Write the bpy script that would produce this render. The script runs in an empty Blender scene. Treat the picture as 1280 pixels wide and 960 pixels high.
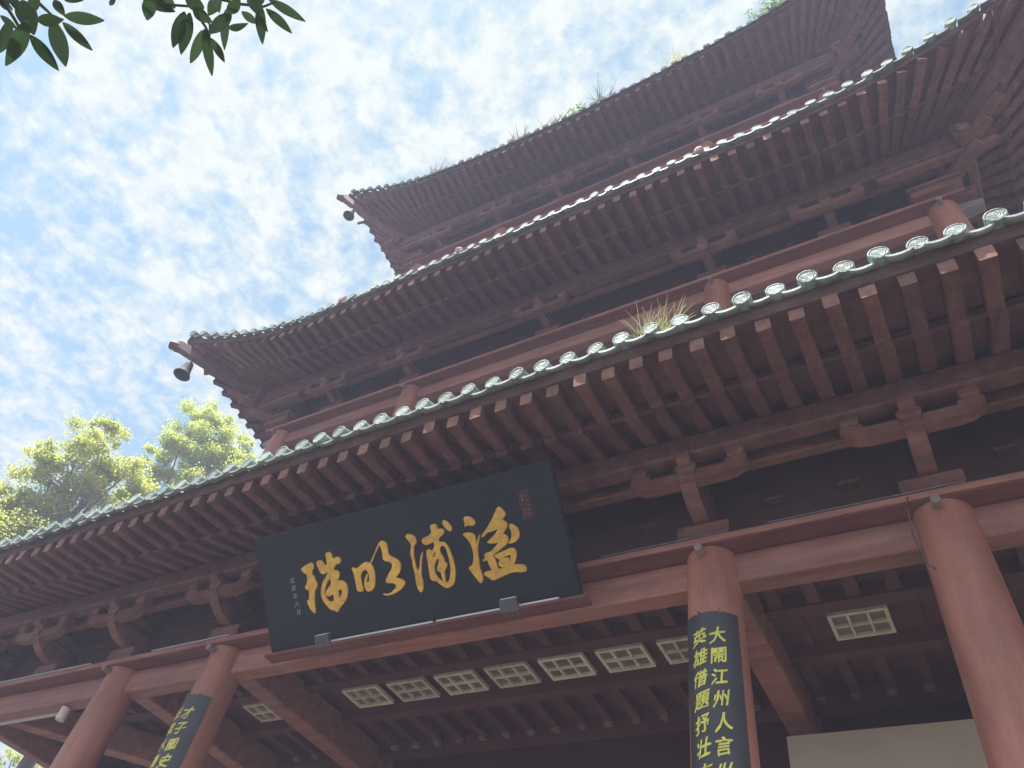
import bpy, math, random
from mathutils import Matrix, Vector
random.seed(7)
C = bpy.context.scene
COL = C.collection
# ------------------------------------------------------------------ camera
cam_d = bpy.data.cameras.new('camera')
cam_d.sensor_width = 36.0
cam_d.lens = 958.02 / 1280.0 * 36.0
cam_d.clip_start = 0.05
cam_d.clip_end = 3000
cam = bpy.data.objects.new('camera', cam_d)
COL.objects.link(cam)
RX = (0.870358, 0.282425, 0.403377)      # camera right / up / back as world vectors
RY = (0.469263, -0.723965, -0.505635)
RZ = (0.149227, 0.629374, -0.762640)
rows = [[RX[0], RX[1], RX[2]], [RY[0], RY[1], RY[2]], [RZ[0], RZ[1], RZ[2]]]
M3 = Matrix(rows)                        # columns: camera axes in world
cam.matrix_world = Matrix.Translation((0, 0, 1.6)) @ M3.to_4x4()
C.camera = cam
# ------------------------------------------------------------------ exposure
C.view_settings.view_transform = 'Standard'
C.view_settings.look = 'None'
C.view_settings.gamma = 1.0
C.view_settings.use_curve_mapping = False
C.view_settings.exposure = 1.4
# ------------------------------------------------------------------ sun and sky
SUN_EL, SUN_AZ = math.radians(70), math.radians(212)   # azimuth clockwise from +Y
sd = Vector((math.sin(SUN_AZ) * math.cos(SUN_EL), math.cos(SUN_AZ) * math.cos(SUN_EL), math.sin(SUN_EL)))
sl = bpy.data.lights.new('sun', 'SUN')
sl.energy = 4.6
sl.angle = math.radians(0.53)
sl.color = (1.0, 0.95, 0.88)
sun = bpy.data.objects.new('sun', sl)
COL.objects.link(sun)
sun.rotation_euler = (-sd).to_track_quat('-Z', 'Y').to_euler()
sun.location = (0, -20, 60)
w = bpy.data.worlds.new('World')
C.world = w
w.use_nodes = True
nt = w.node_tree
nt.nodes.clear()
def N(t, **k):
    n = nt.nodes.new(t)
    for a, b in k.items():
        setattr(n, a, b)
    return n
def L(a, b):
    nt.links.new(a, b)
def mth(op, a, b=None, clamp=False):
    n = N('ShaderNodeMath', operation=op, use_clamp=clamp)
    for i, v in enumerate((a, b)):
        if v is None:
            continue
        if isinstance(v, (int, float)):
            n.inputs[i].default_value = v
        else:
            L(v, n.inputs[i])
    return n.outputs[0]
def ramp(fac, *stops):
    n = N('ShaderNodeValToRGB')
    e = n.color_ramp.elements
    while len(e) < len(stops):
        e.new(0.5)
    for i, (p, c) in enumerate(stops):
        e[i].position = p
        e[i].color = c if len(c) == 4 else (*c, 1)
    L(fac, n.inputs[0])
    return n.outputs[0]
sky = N('ShaderNodeTexSky', sky_type='NISHITA', sun_disc=False)
sky.sun_elevation = SUN_EL
sky.sun_rotation = SUN_AZ
sky.air_density = 1.0
sky.dust_density = 0.6
sky.ozone_density = 1.5
tc = N('ShaderNodeTexCoord')
sep = N('ShaderNodeSeparateXYZ')
L(tc.outputs['Generated'], sep.inputs[0])
zz = mth('MAXIMUM', sep.outputs['Z'], 0.04)
comb = N('ShaderNodeCombineXYZ')
L(mth('DIVIDE', sep.outputs['X'], mth('ADD', zz, 0.12)), comb.inputs[0])
L(mth('DIVIDE', sep.outputs['Y'], mth('ADD', zz, 0.12)), comb.inputs[1])
def noise(sc, det, rough, off, dist=0.0):
    mp = N('ShaderNodeMapping')
    mp.inputs['Location'].default_value = off
    L(comb.outputs[0], mp.inputs[0])
    n = N('ShaderNodeTexNoise')
    n.inputs['Scale'].default_value = sc
    n.inputs['Detail'].default_value = det
    n.inputs['Roughness'].default_value = rough
    n.inputs['Distortion'].default_value = dist
    L(mp.outputs[0], n.inputs[0])
    return n.outputs[0]
big = noise(1.3, 2, 0.5, (4.6, 1.2, 0))
puff = noise(15.0, 5, 0.55, (0.4, 5.2, 0), 0.1)
fine = noise(44.0, 6, 0.62, (7.4, 2.2, 0), 0.15)
dens = mth('ADD', mth('MULTIPLY', big, 0.8), mth('ADD', mth('MULTIPLY', puff, 0.82), mth('MULTIPLY', fine, 0.50)))
dens2 = mth('SUBTRACT', dens, 0.46)
cm = ramp(dens2, (0.45, (0.32, 0.32, 0.32)), (0.58, (0.72, 0.72, 0.72)), (0.70, (1, 1, 1)))
tone = ramp(dens2, (0.45, (2.8, 3.45, 3.55)), (0.75, (3.85, 4.05, 3.8)))
shade = ramp(fine, (0.3, (0.90, 0.92, 0.95)), (0.7, (1, 1, 1)))
mt = N('ShaderNodeMix', data_type='RGBA', blend_type='MULTIPLY')
mt.inputs[0].default_value = 1
L(tone, mt.inputs[6]); L(shade, mt.inputs[7])
mx = N('ShaderNodeMix', data_type='RGBA')
L(cm, mx.inputs[0])
tint = N('ShaderNodeMix', data_type='RGBA', blend_type='MULTIPLY')
tint.inputs[0].default_value = 1
L(sky.outputs[0], tint.inputs[6])
tint.inputs[7].default_value = (0.74, 1.02, 0.92, 1)
L(tint.outputs[2], mx.inputs[6])
L(mt.outputs[2], mx.inputs[7])
bg = N('ShaderNodeBackground')
bg.inputs['Strength'].default_value = 0.1
L(mx.outputs[2], bg.inputs[0])
wo = N('ShaderNodeOutputWorld')
L(bg.outputs[0], wo.inputs[0])
# ------------------------------------------------------------------ materials
def mat(name, base, rough=0.6, var=0.25, scale=6.0, bump=0.15, bscale=40.0, grime=None, gfac=0.5, gscale=3.0,
        metallic=0.0, stretch=(1, 1, 1), rnd=0.15, transl=0.0, spec=0.4, streak=None):
    m = bpy.data.materials.new(name)
    m.use_nodes = True
    t = m.node_tree
    t.nodes.clear()
    def n(ty, **k):
        q = t.nodes.new(ty)
        for a, b in k.items():
            setattr(q, a, b)
        return q
    out = n('ShaderNodeOutputMaterial')
    bs = n('ShaderNodeBsdfPrincipled')
    bs.inputs['Metallic'].default_value = metallic
    bs.inputs['Specular IOR Level'].default_value = spec
    tcn = n('ShaderNodeTexCoord')
    oi = n('ShaderNodeObjectInfo')
    mp = n('ShaderNodeMapping')
    mp.inputs['Scale'].default_value = stretch
    t.links.new(tcn.outputs['Object'], mp.inputs[0])
    ad = n('ShaderNodeVectorMath', operation='ADD')
    ml = n('ShaderNodeMath', operation='MULTIPLY')
    ml.inputs[1].default_value = 37.0
    t.links.new(oi.outputs['Random'], ml.inputs[0])
    t.links.new(mp.outputs[0], ad.inputs[0])
    t.links.new(ml.outputs[0], ad.inputs[1])
    def nz(sc, det, ro=0.6):
        q = n('ShaderNodeTexNoise')
        q.inputs['Scale'].default_value = sc
        q.inputs['Detail'].default_value = det
        q.inputs['Roughness'].default_value = ro
        t.links.new(ad.outputs[0], q.inputs[0])
        return q.outputs[0]
    a = nz(scale, 6)
    r = n('ShaderNodeValToRGB')
    lo = tuple(max(0, c * (1 - var)) for c in base)
    hi = tuple(min(1, c * (1 + var)) for c in base)
    r.color_ramp.elements[0].position = 0.3
    r.color_ramp.elements[1].position = 0.7
    r.color_ramp.elements[0].color = (*lo, 1)
    r.color_ramp.elements[1].color = (*hi, 1)
    t.links.new(a, r.inputs[0])
    col = r.outputs[0]
    if grime:
        g = nz(gscale, 8, 0.7)
        gr = n('ShaderNodeValToRGB')
        gr.color_ramp.elements[0].position = 0.48
        gr.color_ramp.elements[1].position = 0.68
        gr.color_ramp.elements[0].color = (0, 0, 0, 1)
        gr.color_ramp.elements[1].color = (gfac, gfac, gfac, 1)
        t.links.new(g, gr.inputs[0])
        mxn = n('ShaderNodeMix', data_type='RGBA')
        t.links.new(gr.outputs[0], mxn.inputs[0])
        t.links.new(col, mxn.inputs[6])
        mxn.inputs[7].default_value = (*grime, 1)
        col = mxn.outputs[2]
    if streak:
        mp2 = n('ShaderNodeMapping')
        mp2.inputs['Scale'].default_value = streak
        t.links.new(ad.outputs[0], mp2.inputs[0])
        q2 = n('ShaderNodeTexNoise')
        q2.inputs['Scale'].default_value = 1.0
        q2.inputs['Detail'].default_value = 7
        q2.inputs['Roughness'].default_value = 0.68
        t.links.new(mp2.outputs[0], q2.inputs[0])
        r2 = n('ShaderNodeValToRGB')
        r2.color_ramp.elements[0].position = 0.30
        r2.color_ramp.elements[1].position = 0.62
        r2.color_ramp.elements[0].color = (0.45, 0.40, 0.38, 1)
        r2.color_ramp.elements[1].color = (1.08, 1.06, 1.04, 1)
        t.links.new(q2.outputs[0], r2.inputs[0])
        mx2 = n('ShaderNodeMix', data_type='RGBA', blend_type='MULTIPLY')
        mx2.inputs[0].default_value = 0.75
        t.links.new(col, mx2.inputs[6])
        t.links.new(r2.outputs[0], mx2.inputs[7])
        col = mx2.outputs[2]
    hv = n('ShaderNodeHueSaturation')
    mr = n('ShaderNodeMapRange')
    mr.inputs[3].default_value = 1 - rnd
    mr.inputs[4].default_value = 1 + rnd
    t.links.new(oi.outputs['Random'], mr.inputs[0])
    t.links.new(mr.outputs[0], hv.inputs['Value'])
    t.links.new(col, hv.inputs['Color'])
    t.links.new(hv.outputs[0], bs.inputs['Base Color'])
    rr = n('ShaderNodeMapRange')
    rr.inputs[3].default_value = max(0.05, rough - 0.12)
    rr.inputs[4].default_value = min(1, rough + 0.12)
    t.links.new(a, rr.inputs[0])
    t.links.new(rr.outputs[0], bs.inputs['Roughness'])
    if bump:
        b = n('ShaderNodeBump')
        b.inputs['Strength'].default_value = bump
        b.inputs['Distance'].default_value = 0.02
        t.links.new(nz(bscale, 5), b.inputs['Height'])
        t.links.new(b.outputs[0], bs.inputs['Normal'])
    if transl:
        tr = n('ShaderNodeBsdfTranslucent')
        t.links.new(hv.outputs[0], tr.inputs[0])
        ms = n('ShaderNodeMixShader')
        ms.inputs[0].default_value = transl
        t.links.new(bs.outputs[0], ms.inputs[1])
        t.links.new(tr.outputs[0], ms.inputs[2])
        t.links.new(ms.outputs[0], out.inputs[0])
    else:
        t.links.new(bs.outputs[0], out.inputs[0])
    m['_bs'] = bs.name
    return m

DUST = (0.20, 0.15, 0.12)
M = {
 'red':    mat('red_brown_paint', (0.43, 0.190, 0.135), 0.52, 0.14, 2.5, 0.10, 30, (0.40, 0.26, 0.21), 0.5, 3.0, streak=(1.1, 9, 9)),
 'shaded_deepred': mat('shaded_deep_red_paint', (0.205, 0.070, 0.048), 0.6, 0.16, 2.5, 0.10, 30, (0.22, 0.12, 0.09), 0.4, 3.0, streak=(1.1, 9, 9)),  # deeper red, with the shade under the ledge put into the colour
 'old':    mat('weathered_tile', (0.115, 0.125, 0.115), 0.9, 0.35, 7.0, 0.3, 40, spec=0.08),
 'floor':  mat('verandah_floor', (0.36, 0.33, 0.29), 0.7, 0.15, 1.0, 0.1, 20),
 'column': mat('column_paint', (0.46, 0.188, 0.125), 0.46, 0.14, 1.6, 0.10, 25, (0.42, 0.22, 0.15), 0.4, 2.6, streak=(4, 4, 0.7)),
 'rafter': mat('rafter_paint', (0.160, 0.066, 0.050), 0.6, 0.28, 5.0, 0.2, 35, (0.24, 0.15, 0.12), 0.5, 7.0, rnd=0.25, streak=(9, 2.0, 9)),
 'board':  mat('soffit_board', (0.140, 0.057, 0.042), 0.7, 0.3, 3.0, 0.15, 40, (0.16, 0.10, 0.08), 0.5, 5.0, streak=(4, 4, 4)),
 'fascia': mat('weathered_fascia', (0.115, 0.070, 0.056), 0.88, 0.35, 3.0, 0.3, 30, (0.17, 0.11, 0.095), 0.6, 2.0, streak=(5, 5, 12), spec=0.08),
 'bleached_lit_end': mat('rafter_end_paint', (0.28, 0.150, 0.110), 0.8, 0.25, 14.0, 0.2, 40, (0.20, 0.11, 0.085), 0.6, 12.0, rnd=0.25, spec=0.15),  # sun bleaching and the light on the end faces, both in the colour
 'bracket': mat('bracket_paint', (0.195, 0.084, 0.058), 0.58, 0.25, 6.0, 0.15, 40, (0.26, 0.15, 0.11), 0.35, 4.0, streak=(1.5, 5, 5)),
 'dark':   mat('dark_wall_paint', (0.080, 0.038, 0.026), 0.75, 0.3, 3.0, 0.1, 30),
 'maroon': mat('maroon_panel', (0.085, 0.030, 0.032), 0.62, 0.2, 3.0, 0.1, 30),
 'ceil':   mat('ceiling_board', (0.135, 0.055, 0.042), 0.6, 0.2, 2.5, 0.1, 40),
 'tile':   mat('glazed_tile', (0.26, 0.30, 0.275), 0.5, 0.35, 9.0, 0.25, 45, (0.10, 0.12, 0.11), 0.75, 7.0, rnd=0.22),
 'drip':   mat('drip_tile_glaze', (0.31, 0.355, 0.325), 0.6, 0.3, 14.0, 0.3, 50, (0.20, 0.22, 0.20), 0.6, 12.0, rnd=0.2),
 'plaque': mat('plaque_lacquer', (0.014, 0.021, 0.021), 0.45, 0.15, 2.0, 0.03, 60, spec=0.15),
 'gold':   mat('gold_paint', (0.90, 0.50, 0.075), 0.42, 0.2, 14.0, 0.12, 60, (0.50, 0.24, 0.03), 0.5, 20.0),
 'goldrim': mat('gold_rim', (0.30, 0.13, 0.03), 0.5, 0.2, 14.0, 0.1, 60),
 'silver': mat('pale_paint', (0.42, 0.42, 0.38), 0.5, 0.1, 10.0, 0.0),
 'seal':   mat('seal_red', (0.13, 0.050, 0.038), 0.5, 0.3, 40.0, 0.1),
 'couplet': mat('couplet_board', (0.050, 0.052, 0.052), 0.40, 0.2, 3.0, 0.05, 40, (0.10, 0.095, 0.09), 0.4, 5.0),
 'yellow': mat('yellow_paint', (0.92, 0.84, 0.15), 0.45, 0.12, 10.0, 0.0, rnd=0.05),
 'cream':  mat('cream_plastic', (0.86, 0.80, 0.64), 0.45, 0.1, 6.0, 0.0, grime=(0.42, 0.34, 0.24), gfac=0.5, gscale=9),
 'diffuser': mat('lamp_diffuser', (0.20, 0.18, 0.12), 0.35, 0.25, 12.0, 0.05),
 'sign':   mat('cream_board', (0.62, 0.53, 0.40), 0.55, 0.08, 1.5, 0.03),
 'conduit': mat('grey_conduit', (0.16, 0.13, 0.13), 0.5, 0.2, 5.0, 0.0),
 'white':  mat('white_strip', (0.78, 0.78, 0.76), 0.35, 0.08, 5.0, 0.0),
 'metal':  mat('grey_metal', (0.13, 0.14, 0.145), 0.4, 0.25, 20.0, 0.1, metallic=0.4),
 'peg':    mat('peg_metal', (0.30, 0.24, 0.21), 0.45, 0.2, 12.0, 0.05, metallic=0.3),
 'bell':   mat('bell_bronze', (0.05, 0.06, 0.06), 0.7, 0.3, 8.0, 0.1, spec=0.2),
 'mortar': mat('pink_mortar', (0.56, 0.33, 0.29), 0.85, 0.25, 20.0, 0.4, 60),
 'straw':  mat('dry_grass', (0.72, 0.68, 0.36), 0.7, 0.35, 8.0, 0.0, transl=0.3),
 'weed':   mat('dead_weed', (0.30, 0.24, 0.15), 0.8, 0.3, 8.0, 0.0),
 'green':  mat('weed_leaf', (0.20, 0.32, 0.07), 0.6, 0.3, 8.0, 0.0, transl=0.35),
 'leaf':   mat('overhanging_leaf', (0.040, 0.080, 0.030), 0.38, 0.25, 6.0, 0.05, rnd=0.3, transl=0.22),
 'twig':   mat('twig_bark', (0.09, 0.07, 0.05), 0.8, 0.3, 20.0, 0.2),
 'bark':   mat('tree_bark', (0.10, 0.08, 0.06), 0.9, 0.3, 6.0, 0.5, 15),
 'ground': mat('stone_paving', (0.075, 0.07, 0.06), 0.85, 0.15, 0.5, 0.1, 20, (0.06, 0.055, 0.048), 0.4, 0.2),
}
# crown foliage: colour per leaf clump position
def foliage(name, c1, c2):
    m = bpy.data.materials.new(name)
    m.use_nodes = True
    t = m.node_tree
    bs = t.nodes['Principled BSDF']
    out = t.nodes['Material Output']
    g = t.nodes.new('ShaderNodeNewGeometry')
    r = t.nodes.new('ShaderNodeValToRGB')
    r.color_ramp.elements[0].color = (*c1, 1)
    r.color_ramp.elements[1].color = (*c2, 1)
    tcn = t.nodes.new('ShaderNodeTexCoord')
    nzn = t.nodes.new('ShaderNodeTexNoise')
    nzn.inputs['Scale'].default_value = 0.7
    nzn.inputs['Detail'].default_value = 3
    t.links.new(tcn.outputs['Object'], nzn.inputs[0])
    mxm = t.nodes.new('ShaderNodeMath'); mxm.operation = 'MULTIPLY_ADD'
    t.links.new(g.outputs['Random Per Island'], mxm.inputs[0])
    mxm.inputs[1].default_value = 0.5
    t.links.new(nzn.outputs[0], mxm.inputs[2])
    sb = t.nodes.new('ShaderNodeMath'); sb.operation = 'SUBTRACT'
    sb.inputs[1].default_value = 0.25
    t.links.new(mxm.outputs[0], sb.inputs[0])
    t.links.new(sb.outputs[0], r.inputs[0])
    t.links.new(r.outputs[0], bs.inputs['Base Color'])
    bs.inputs['Roughness'].default_value = 0.45
    tr = t.nodes.new('ShaderNodeBsdfTranslucent')
    t.links.new(r.outputs[0], tr.inputs[0])
    ms = t.nodes.new('ShaderNodeMixShader')
    ms.inputs[0].default_value = 0.68
    t.links.new(bs.outputs[0], ms.inputs[1])
    t.links.new(tr.outputs[0], ms.inputs[2])
    t.links.new(ms.outputs[0], out.inputs[0])
    return m
M['crown'] = foliage('crown_leaves', (0.22, 0.34, 0.09), (0.78, 0.74, 0.15))
M['crown2'] = foliage('crown_leaves_green', (0.22, 0.35, 0.09), (0.74, 0.74, 0.15))

# end tile face: rim, ring and a worn swirl in relief
def disc_mat():
    m = mat('end_tile_face', (0.36, 0.425, 0.39), 0.6, 0.25, 12.0, 0.0, grime=(0.20, 0.25, 0.22), gfac=0.7, gscale=9, rnd=0.22, spec=0.25)
    t = m.node_tree
    bs = t.nodes[m['_bs']]
    tcn = t.nodes.new('ShaderNodeTexCoord')
    mp = t.nodes.new('ShaderNodeMapping')
    mp.inputs['Scale'].default_value = (1, 0, 1)
    t.links.new(tcn.outputs['Object'], mp.inputs[0])
    wv = t.nodes.new('ShaderNodeTexWave')
    wv.wave_type = 'RINGS'; wv.rings_direction = 'SPHERICAL'
    wv.inputs['Scale'].default_value = 17.0
    wv.inputs['Distortion'].default_value = 5.5
    wv.inputs['Detail'].default_value = 1.0
    wv.inputs['Detail Scale'].default_value = 2.0
    oi = t.nodes.new('ShaderNodeObjectInfo')
    mu = t.nodes.new('ShaderNodeMath'); mu.operation = 'MULTIPLY'; mu.inputs[1].default_value = 0.6
    t.links.new(oi.outputs['Random'], mu.inputs[0])
    t.links.new(mp.outputs[0], wv.inputs[0])
    b = t.nodes.new('ShaderNodeBump')
    b.inputs['Strength'].default_value = 0.6
    b.inputs['Distance'].default_value = 0.008
    t.links.new(wv.outputs[1], b.inputs['Height'])
    t.links.new(b.outputs[0], bs.inputs['Normal'])
    src = bs.inputs['Base Color'].links[0].from_socket
    r = t.nodes.new('ShaderNodeValToRGB')
    r.color_ramp.elements[0].color = (0.42, 0.55, 0.48, 1)
    r.color_ramp.elements[1].color = (1.0, 1.0, 1.0, 1)
    r.color_ramp.elements[0].position = 0.25
    r.color_ramp.elements[1].position = 0.6
    t.links.new(wv.outputs[1], r.inputs[0])
    mxn = t.nodes.new('ShaderNodeMix'); mxn.data_type = 'RGBA'; mxn.blend_type = 'MULTIPLY'
    mxn.inputs[0].default_value = 0.6
    t.links.new(src, mxn.inputs[6]); t.links.new(r.outputs[0], mxn.inputs[7])
    t.links.new(mxn.outputs[2], bs.inputs['Base Color'])
    return m
M['disc'] = disc_mat()


# ------------------------------------------------------------------ mesh builder
class MB:
    def __init__(s):
        s.v = []; s.f = []; s.mi = []
    def add(s, vs, fs, mi=0):
        o = len(s.v)
        s.v.extend(tuple(p) for p in vs)
        s.f.extend(tuple(i + o for i in f) for f in fs)
        s.mi.extend([mi] * len(fs))
    def prism(s, ring0, ring1, mi=0, caps=True):
        n = len(ring0)
        fs = [(i, (i + 1) % n, n + (i + 1) % n, n + i) for i in range(n)]
        if caps:
            fs += [tuple(range(n))[::-1], tuple(range(n, 2 * n))]
        s.add(list(ring0) + list(ring1), fs, mi)
    def beam(s, p0, p1, wd, h, c=0.008, up=(0, 0, 1), mi=0):
        """bar from p0 to p1 (points of the bottom centre line), chamfered along its length"""
        p0 = Vector(p0); p1 = Vector(p1)
        d = (p1 - p0).normalized()
        sd_ = d.cross(Vector(up)).normalized()
        u = sd_.cross(d).normalized()
        a = wd / 2
        prof = [(-a + c, 0), (a - c, 0), (a, c), (a, h - c), (a - c, h), (-a + c, h), (-a, h - c), (-a, c)] if c else [(-a, 0), (a, 0), (a, h), (-a, h)]
        s.prism([p0 + sd_ * x + u * z for x, z in prof], [p1 + sd_ * x + u * z for x, z in prof], mi)
    def box(s, x0, x1, y0, y1, z0, z1, mi=0, fn=None):
        vs = [(x, y, z) for z in (z0, z1) for x, y in ((x0, y0), (x1, y0), (x1, y1), (x0, y1))]
        if fn:
            vs = [fn(*p) for p in vs]
        s.add(vs, [(3, 2, 1, 0), (4, 5, 6, 7), (0, 1, 5, 4), (1, 2, 6, 5), (2, 3, 7, 6), (3, 0, 4, 7)], mi)
    def tube(s, pts, r, n=8, mi=0, r1=None):
        pts = [Vector(p) for p in pts]
        rings = []
        for i, p in enumerate(pts):
            d = (pts[min(i + 1, len(pts) - 1)] - pts[max(i - 1, 0)]).normalized()
            a = d.orthogonal().normalized() if abs(d.z) > 0.9 else d.cross(Vector((0, 0, 1))).normalized()
            b = d.cross(a)
            rr = r if r1 is None else r + (r1 - r) * i / (len(pts) - 1)
            rings.append([p + (a * math.cos(k * 2 * math.pi / n) + b * math.sin(k * 2 * math.pi / n)) * rr for k in range(n)])
        for i in range(len(rings) - 1):
            s.prism(rings[i], rings[i + 1], mi, caps=False)
        s.add(rings[0], [tuple(range(n))[::-1]], mi)
        s.add(rings[-1], [tuple(range(n))], mi)
    def lathe(s, prof, n=20, mi=0, mtx=None):
        vs = []
        for r, z in prof:
            for k in range(n):
                p = Vector((r * math.cos(k * 2 * math.pi / n), r * math.sin(k * 2 * math.pi / n), z))
                vs.append(mtx @ p if mtx else p)
        fs = []
        for j in range(len(prof) - 1):
            for k in range(n):
                fs.append((j * n + k, j * n + (k + 1) % n, (j + 1) * n + (k + 1) % n, (j + 1) * n + k))
        s.add(vs, fs, mi)
    def mesh(s, name, mats, smooth=False, fix=True):
        me = bpy.data.meshes.new(name)
        me.from_pydata(s.v, [], s.f)
        for m in (mats if isinstance(mats, (list, tuple)) else [mats]):
            me.materials.append(m)
        if any(s.mi):
            me.polygons.foreach_set('material_index', s.mi)
        if fix:
            import bmesh
            bm = bmesh.new(); bm.from_mesh(me)
            bmesh.ops.recalc_face_normals(bm, faces=bm.faces)
            bm.to_mesh(me); bm.free()
        if smooth:
            me.polygons.foreach_set('use_smooth', [True] * len(me.polygons))
            try:
                me.set_sharp_from_angle(angle=math.radians(38))
            except Exception:
                pass
        return me

W = {}
def link(name, me, parent=None, mtx=None, kind=None):
    o = bpy.data.objects.new(name, me)
    COL.objects.link(o)
    mtx = mtx or Matrix.Identity(4)
    if parent:
        o.parent = parent
        o.matrix_local = W[parent].inverted() @ mtx
    else:
        o.matrix_world = mtx
    W[o] = mtx
    if kind:
        o['kind'] = kind
    return o
def build(mb, name, mats, parent=None, mtx=None, kind=None, smooth=False, fix=True):
    return link(name, mb.mesh(name, mats, smooth, fix), parent, mtx, kind)
def tag(o, label, cat, group=None):
    o['label'] = label
    o['category'] = cat
    if group:
        o['group'] = group
    return o
def T(x, y, z):
    return Matrix.Translation((x, y, z))
ZC = 1.6     # heights below are measured from eye level

# ------------------------------------------------------------------ ground
g = MB()
g.add([(-300, -300, 0), (300, -300, 0), (300, 300, 0), (-300, 300, 0)], [(0, 1, 2, 3)])
gr = build(g, 'ground', M['ground'], kind='structure')

# ------------------------------------------------------------------ pavilion
XC, YC = -4.29, 10.2
root = link('pavilion', None, mtx=T(XC, YC, 0))
tag(root, 'red brown timber pavilion with three tiers of green tiled eaves and round columns', 'pavilion')
OV, FL = 1.6, 0.30
TIERS = [
 dict(hx=7.46, hy=5.20, dz=0.0,   cols=(2.76, 4.50, 7.46), br=(0.0, 2.76, 4.50, 5.98), L=0.8, ll=3.4, lp=1.7, pv=0.60, pb=4.80, zend=1.15, ph=0.118),
 dict(hx=5.80, hy=4.10, dz=5.83,  cols=(2.75, 5.80), br=(0.0, 2.75, 4.50), L=0.8, ll=3.4, lp=1.7, pv=0.55, pb=4.65, zend=0.85, ph=-0.055),
 dict(hx=5.25, hy=3.325, dz=12.96, cols=(2.65, 5.25), br=(0.95, 2.65, 4.45), L=1.5, ll=7.0, lp=2.0, pv=0.55, pb=4.65, zend=2.6, ph=0.03),
]
PITCH = 0.2506
def side_fn(t, side):
    D, H = (t['hy'], t['hx']) if side in 'fb' else (t['hx'], t['hy'])
    dz = t['dz'] + ZC
    def P(u, v, z):
        x, y = u, -(D + v)
        if side == 'r': x, y = -y, x
        elif side == 'l': x, y = y, -x
        elif side == 'b': x, y = -x, -y
        return (XC + x, YC + y, z + dz)
    return P, H
def eave_fn(t, side):
    P, H = side_fn(t, side)
    U = H + OV
    def E(u, v, z):
        s = max(0.0, U - abs(u))
        wgt = min(1.15, max(0.0, (v - 0.15) / 1.45))
        f = FL * max(0.0, 1 - s / 2.5) ** 2 * wgt
        l = t['L'] * max(0.0, 1 - s / t['ll']) ** t['lp'] * wgt
        return P(u + math.copysign(f, u), v + f, z + l)
    def fan(u, v):
        """u of a rafter line at depth v, given its u at the eave"""
        U0 = H - 0.6
        if abs(u) <= U0:
            return u
        ui = U0 + (abs(u) - U0) * 0.27
        k = min(1.0, max(0.0, v / OV))
        return math.copysign(ui + (abs(u) - ui) * k, u)
    return P, E, fan, H, U
def zf(v): return 4.872 + (1.55 - v) * 0.10
def zm(v): return 4.872 + (1.05 - v) * 0.33
def frame_at(E, u, v, z):
    a = Vector(E(u - 0.06, v, z)); b = Vector(E(u + 0.06, v, z))
    ex = (b - a).normalized()
    o = Vector(E(u, v, z)); q = Vector(E(u, v - 0.2, z))
    ey = (o - q); ey.z = 0
    ey = ey.normalized()
    ez = ex.cross(ey).normalized()
    if ez.z < 0: ez = -ez
    ey = ez.cross(ex).normalized() if ez.cross(ex).dot(ey) > 0 else -ez.cross(ex).normalized()
    m = Matrix((ex, ey, ez)).transposed().to_4x4()
    m.translation = o
    return m

# shared prototypes: end tile (disc + first cover tile) and drip tile, local +Y is outward
def end_tile(mb, n=16, short=False):
    r = 0.076
    ring = lambda y, rr: [(rr * math.cos(k * 2 * math.pi / n), y, rr * math.sin(k * 2 * math.pi / n)) for k in range(n)]
    a, b, c_, d, e = ring(-0.03, r), ring(0.015, r), ring(0.020, r - 0.005), ring(0.020, r - 0.011), ring(0.016, r - 0.013)
    for p, q in ((a, b), (b, c_), (c_, d), (d, e)):
        mb.prism(p, q, 1, caps=False)
    mb.add(e, [tuple(range(n))], 1)
    mb.add(a, [tuple(range(n))[::-1]], 0)
    sl_ = 0.32
    for y0, y1, r0, r1 in (((-0.02, -0.14, r - 0.002, r - 0.008),) if short else ((-0.02, -0.34, r - 0.002, r - 0.008), (-0.335, -0.62, r, r - 0.006))):
        m_ = 8
        r0_ = [(r0 * math.cos(k * math.pi / m_), y0, r0 * math.sin(k * math.pi / m_) - y0 * sl_) for k in range(m_ + 1)]
        r1_ = [(r1 * math.cos(k * math.pi / m_), y1, r1 * math.sin(k * math.pi / m_) - y1 * sl_) for k in range(m_ + 1)]
        k = len(r0_)
        mb.add(r0_ + r1_, [(i, i + 1, k + i + 1, k + i) for i in range(k - 1)] + [tuple(range(k))], 0)
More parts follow.
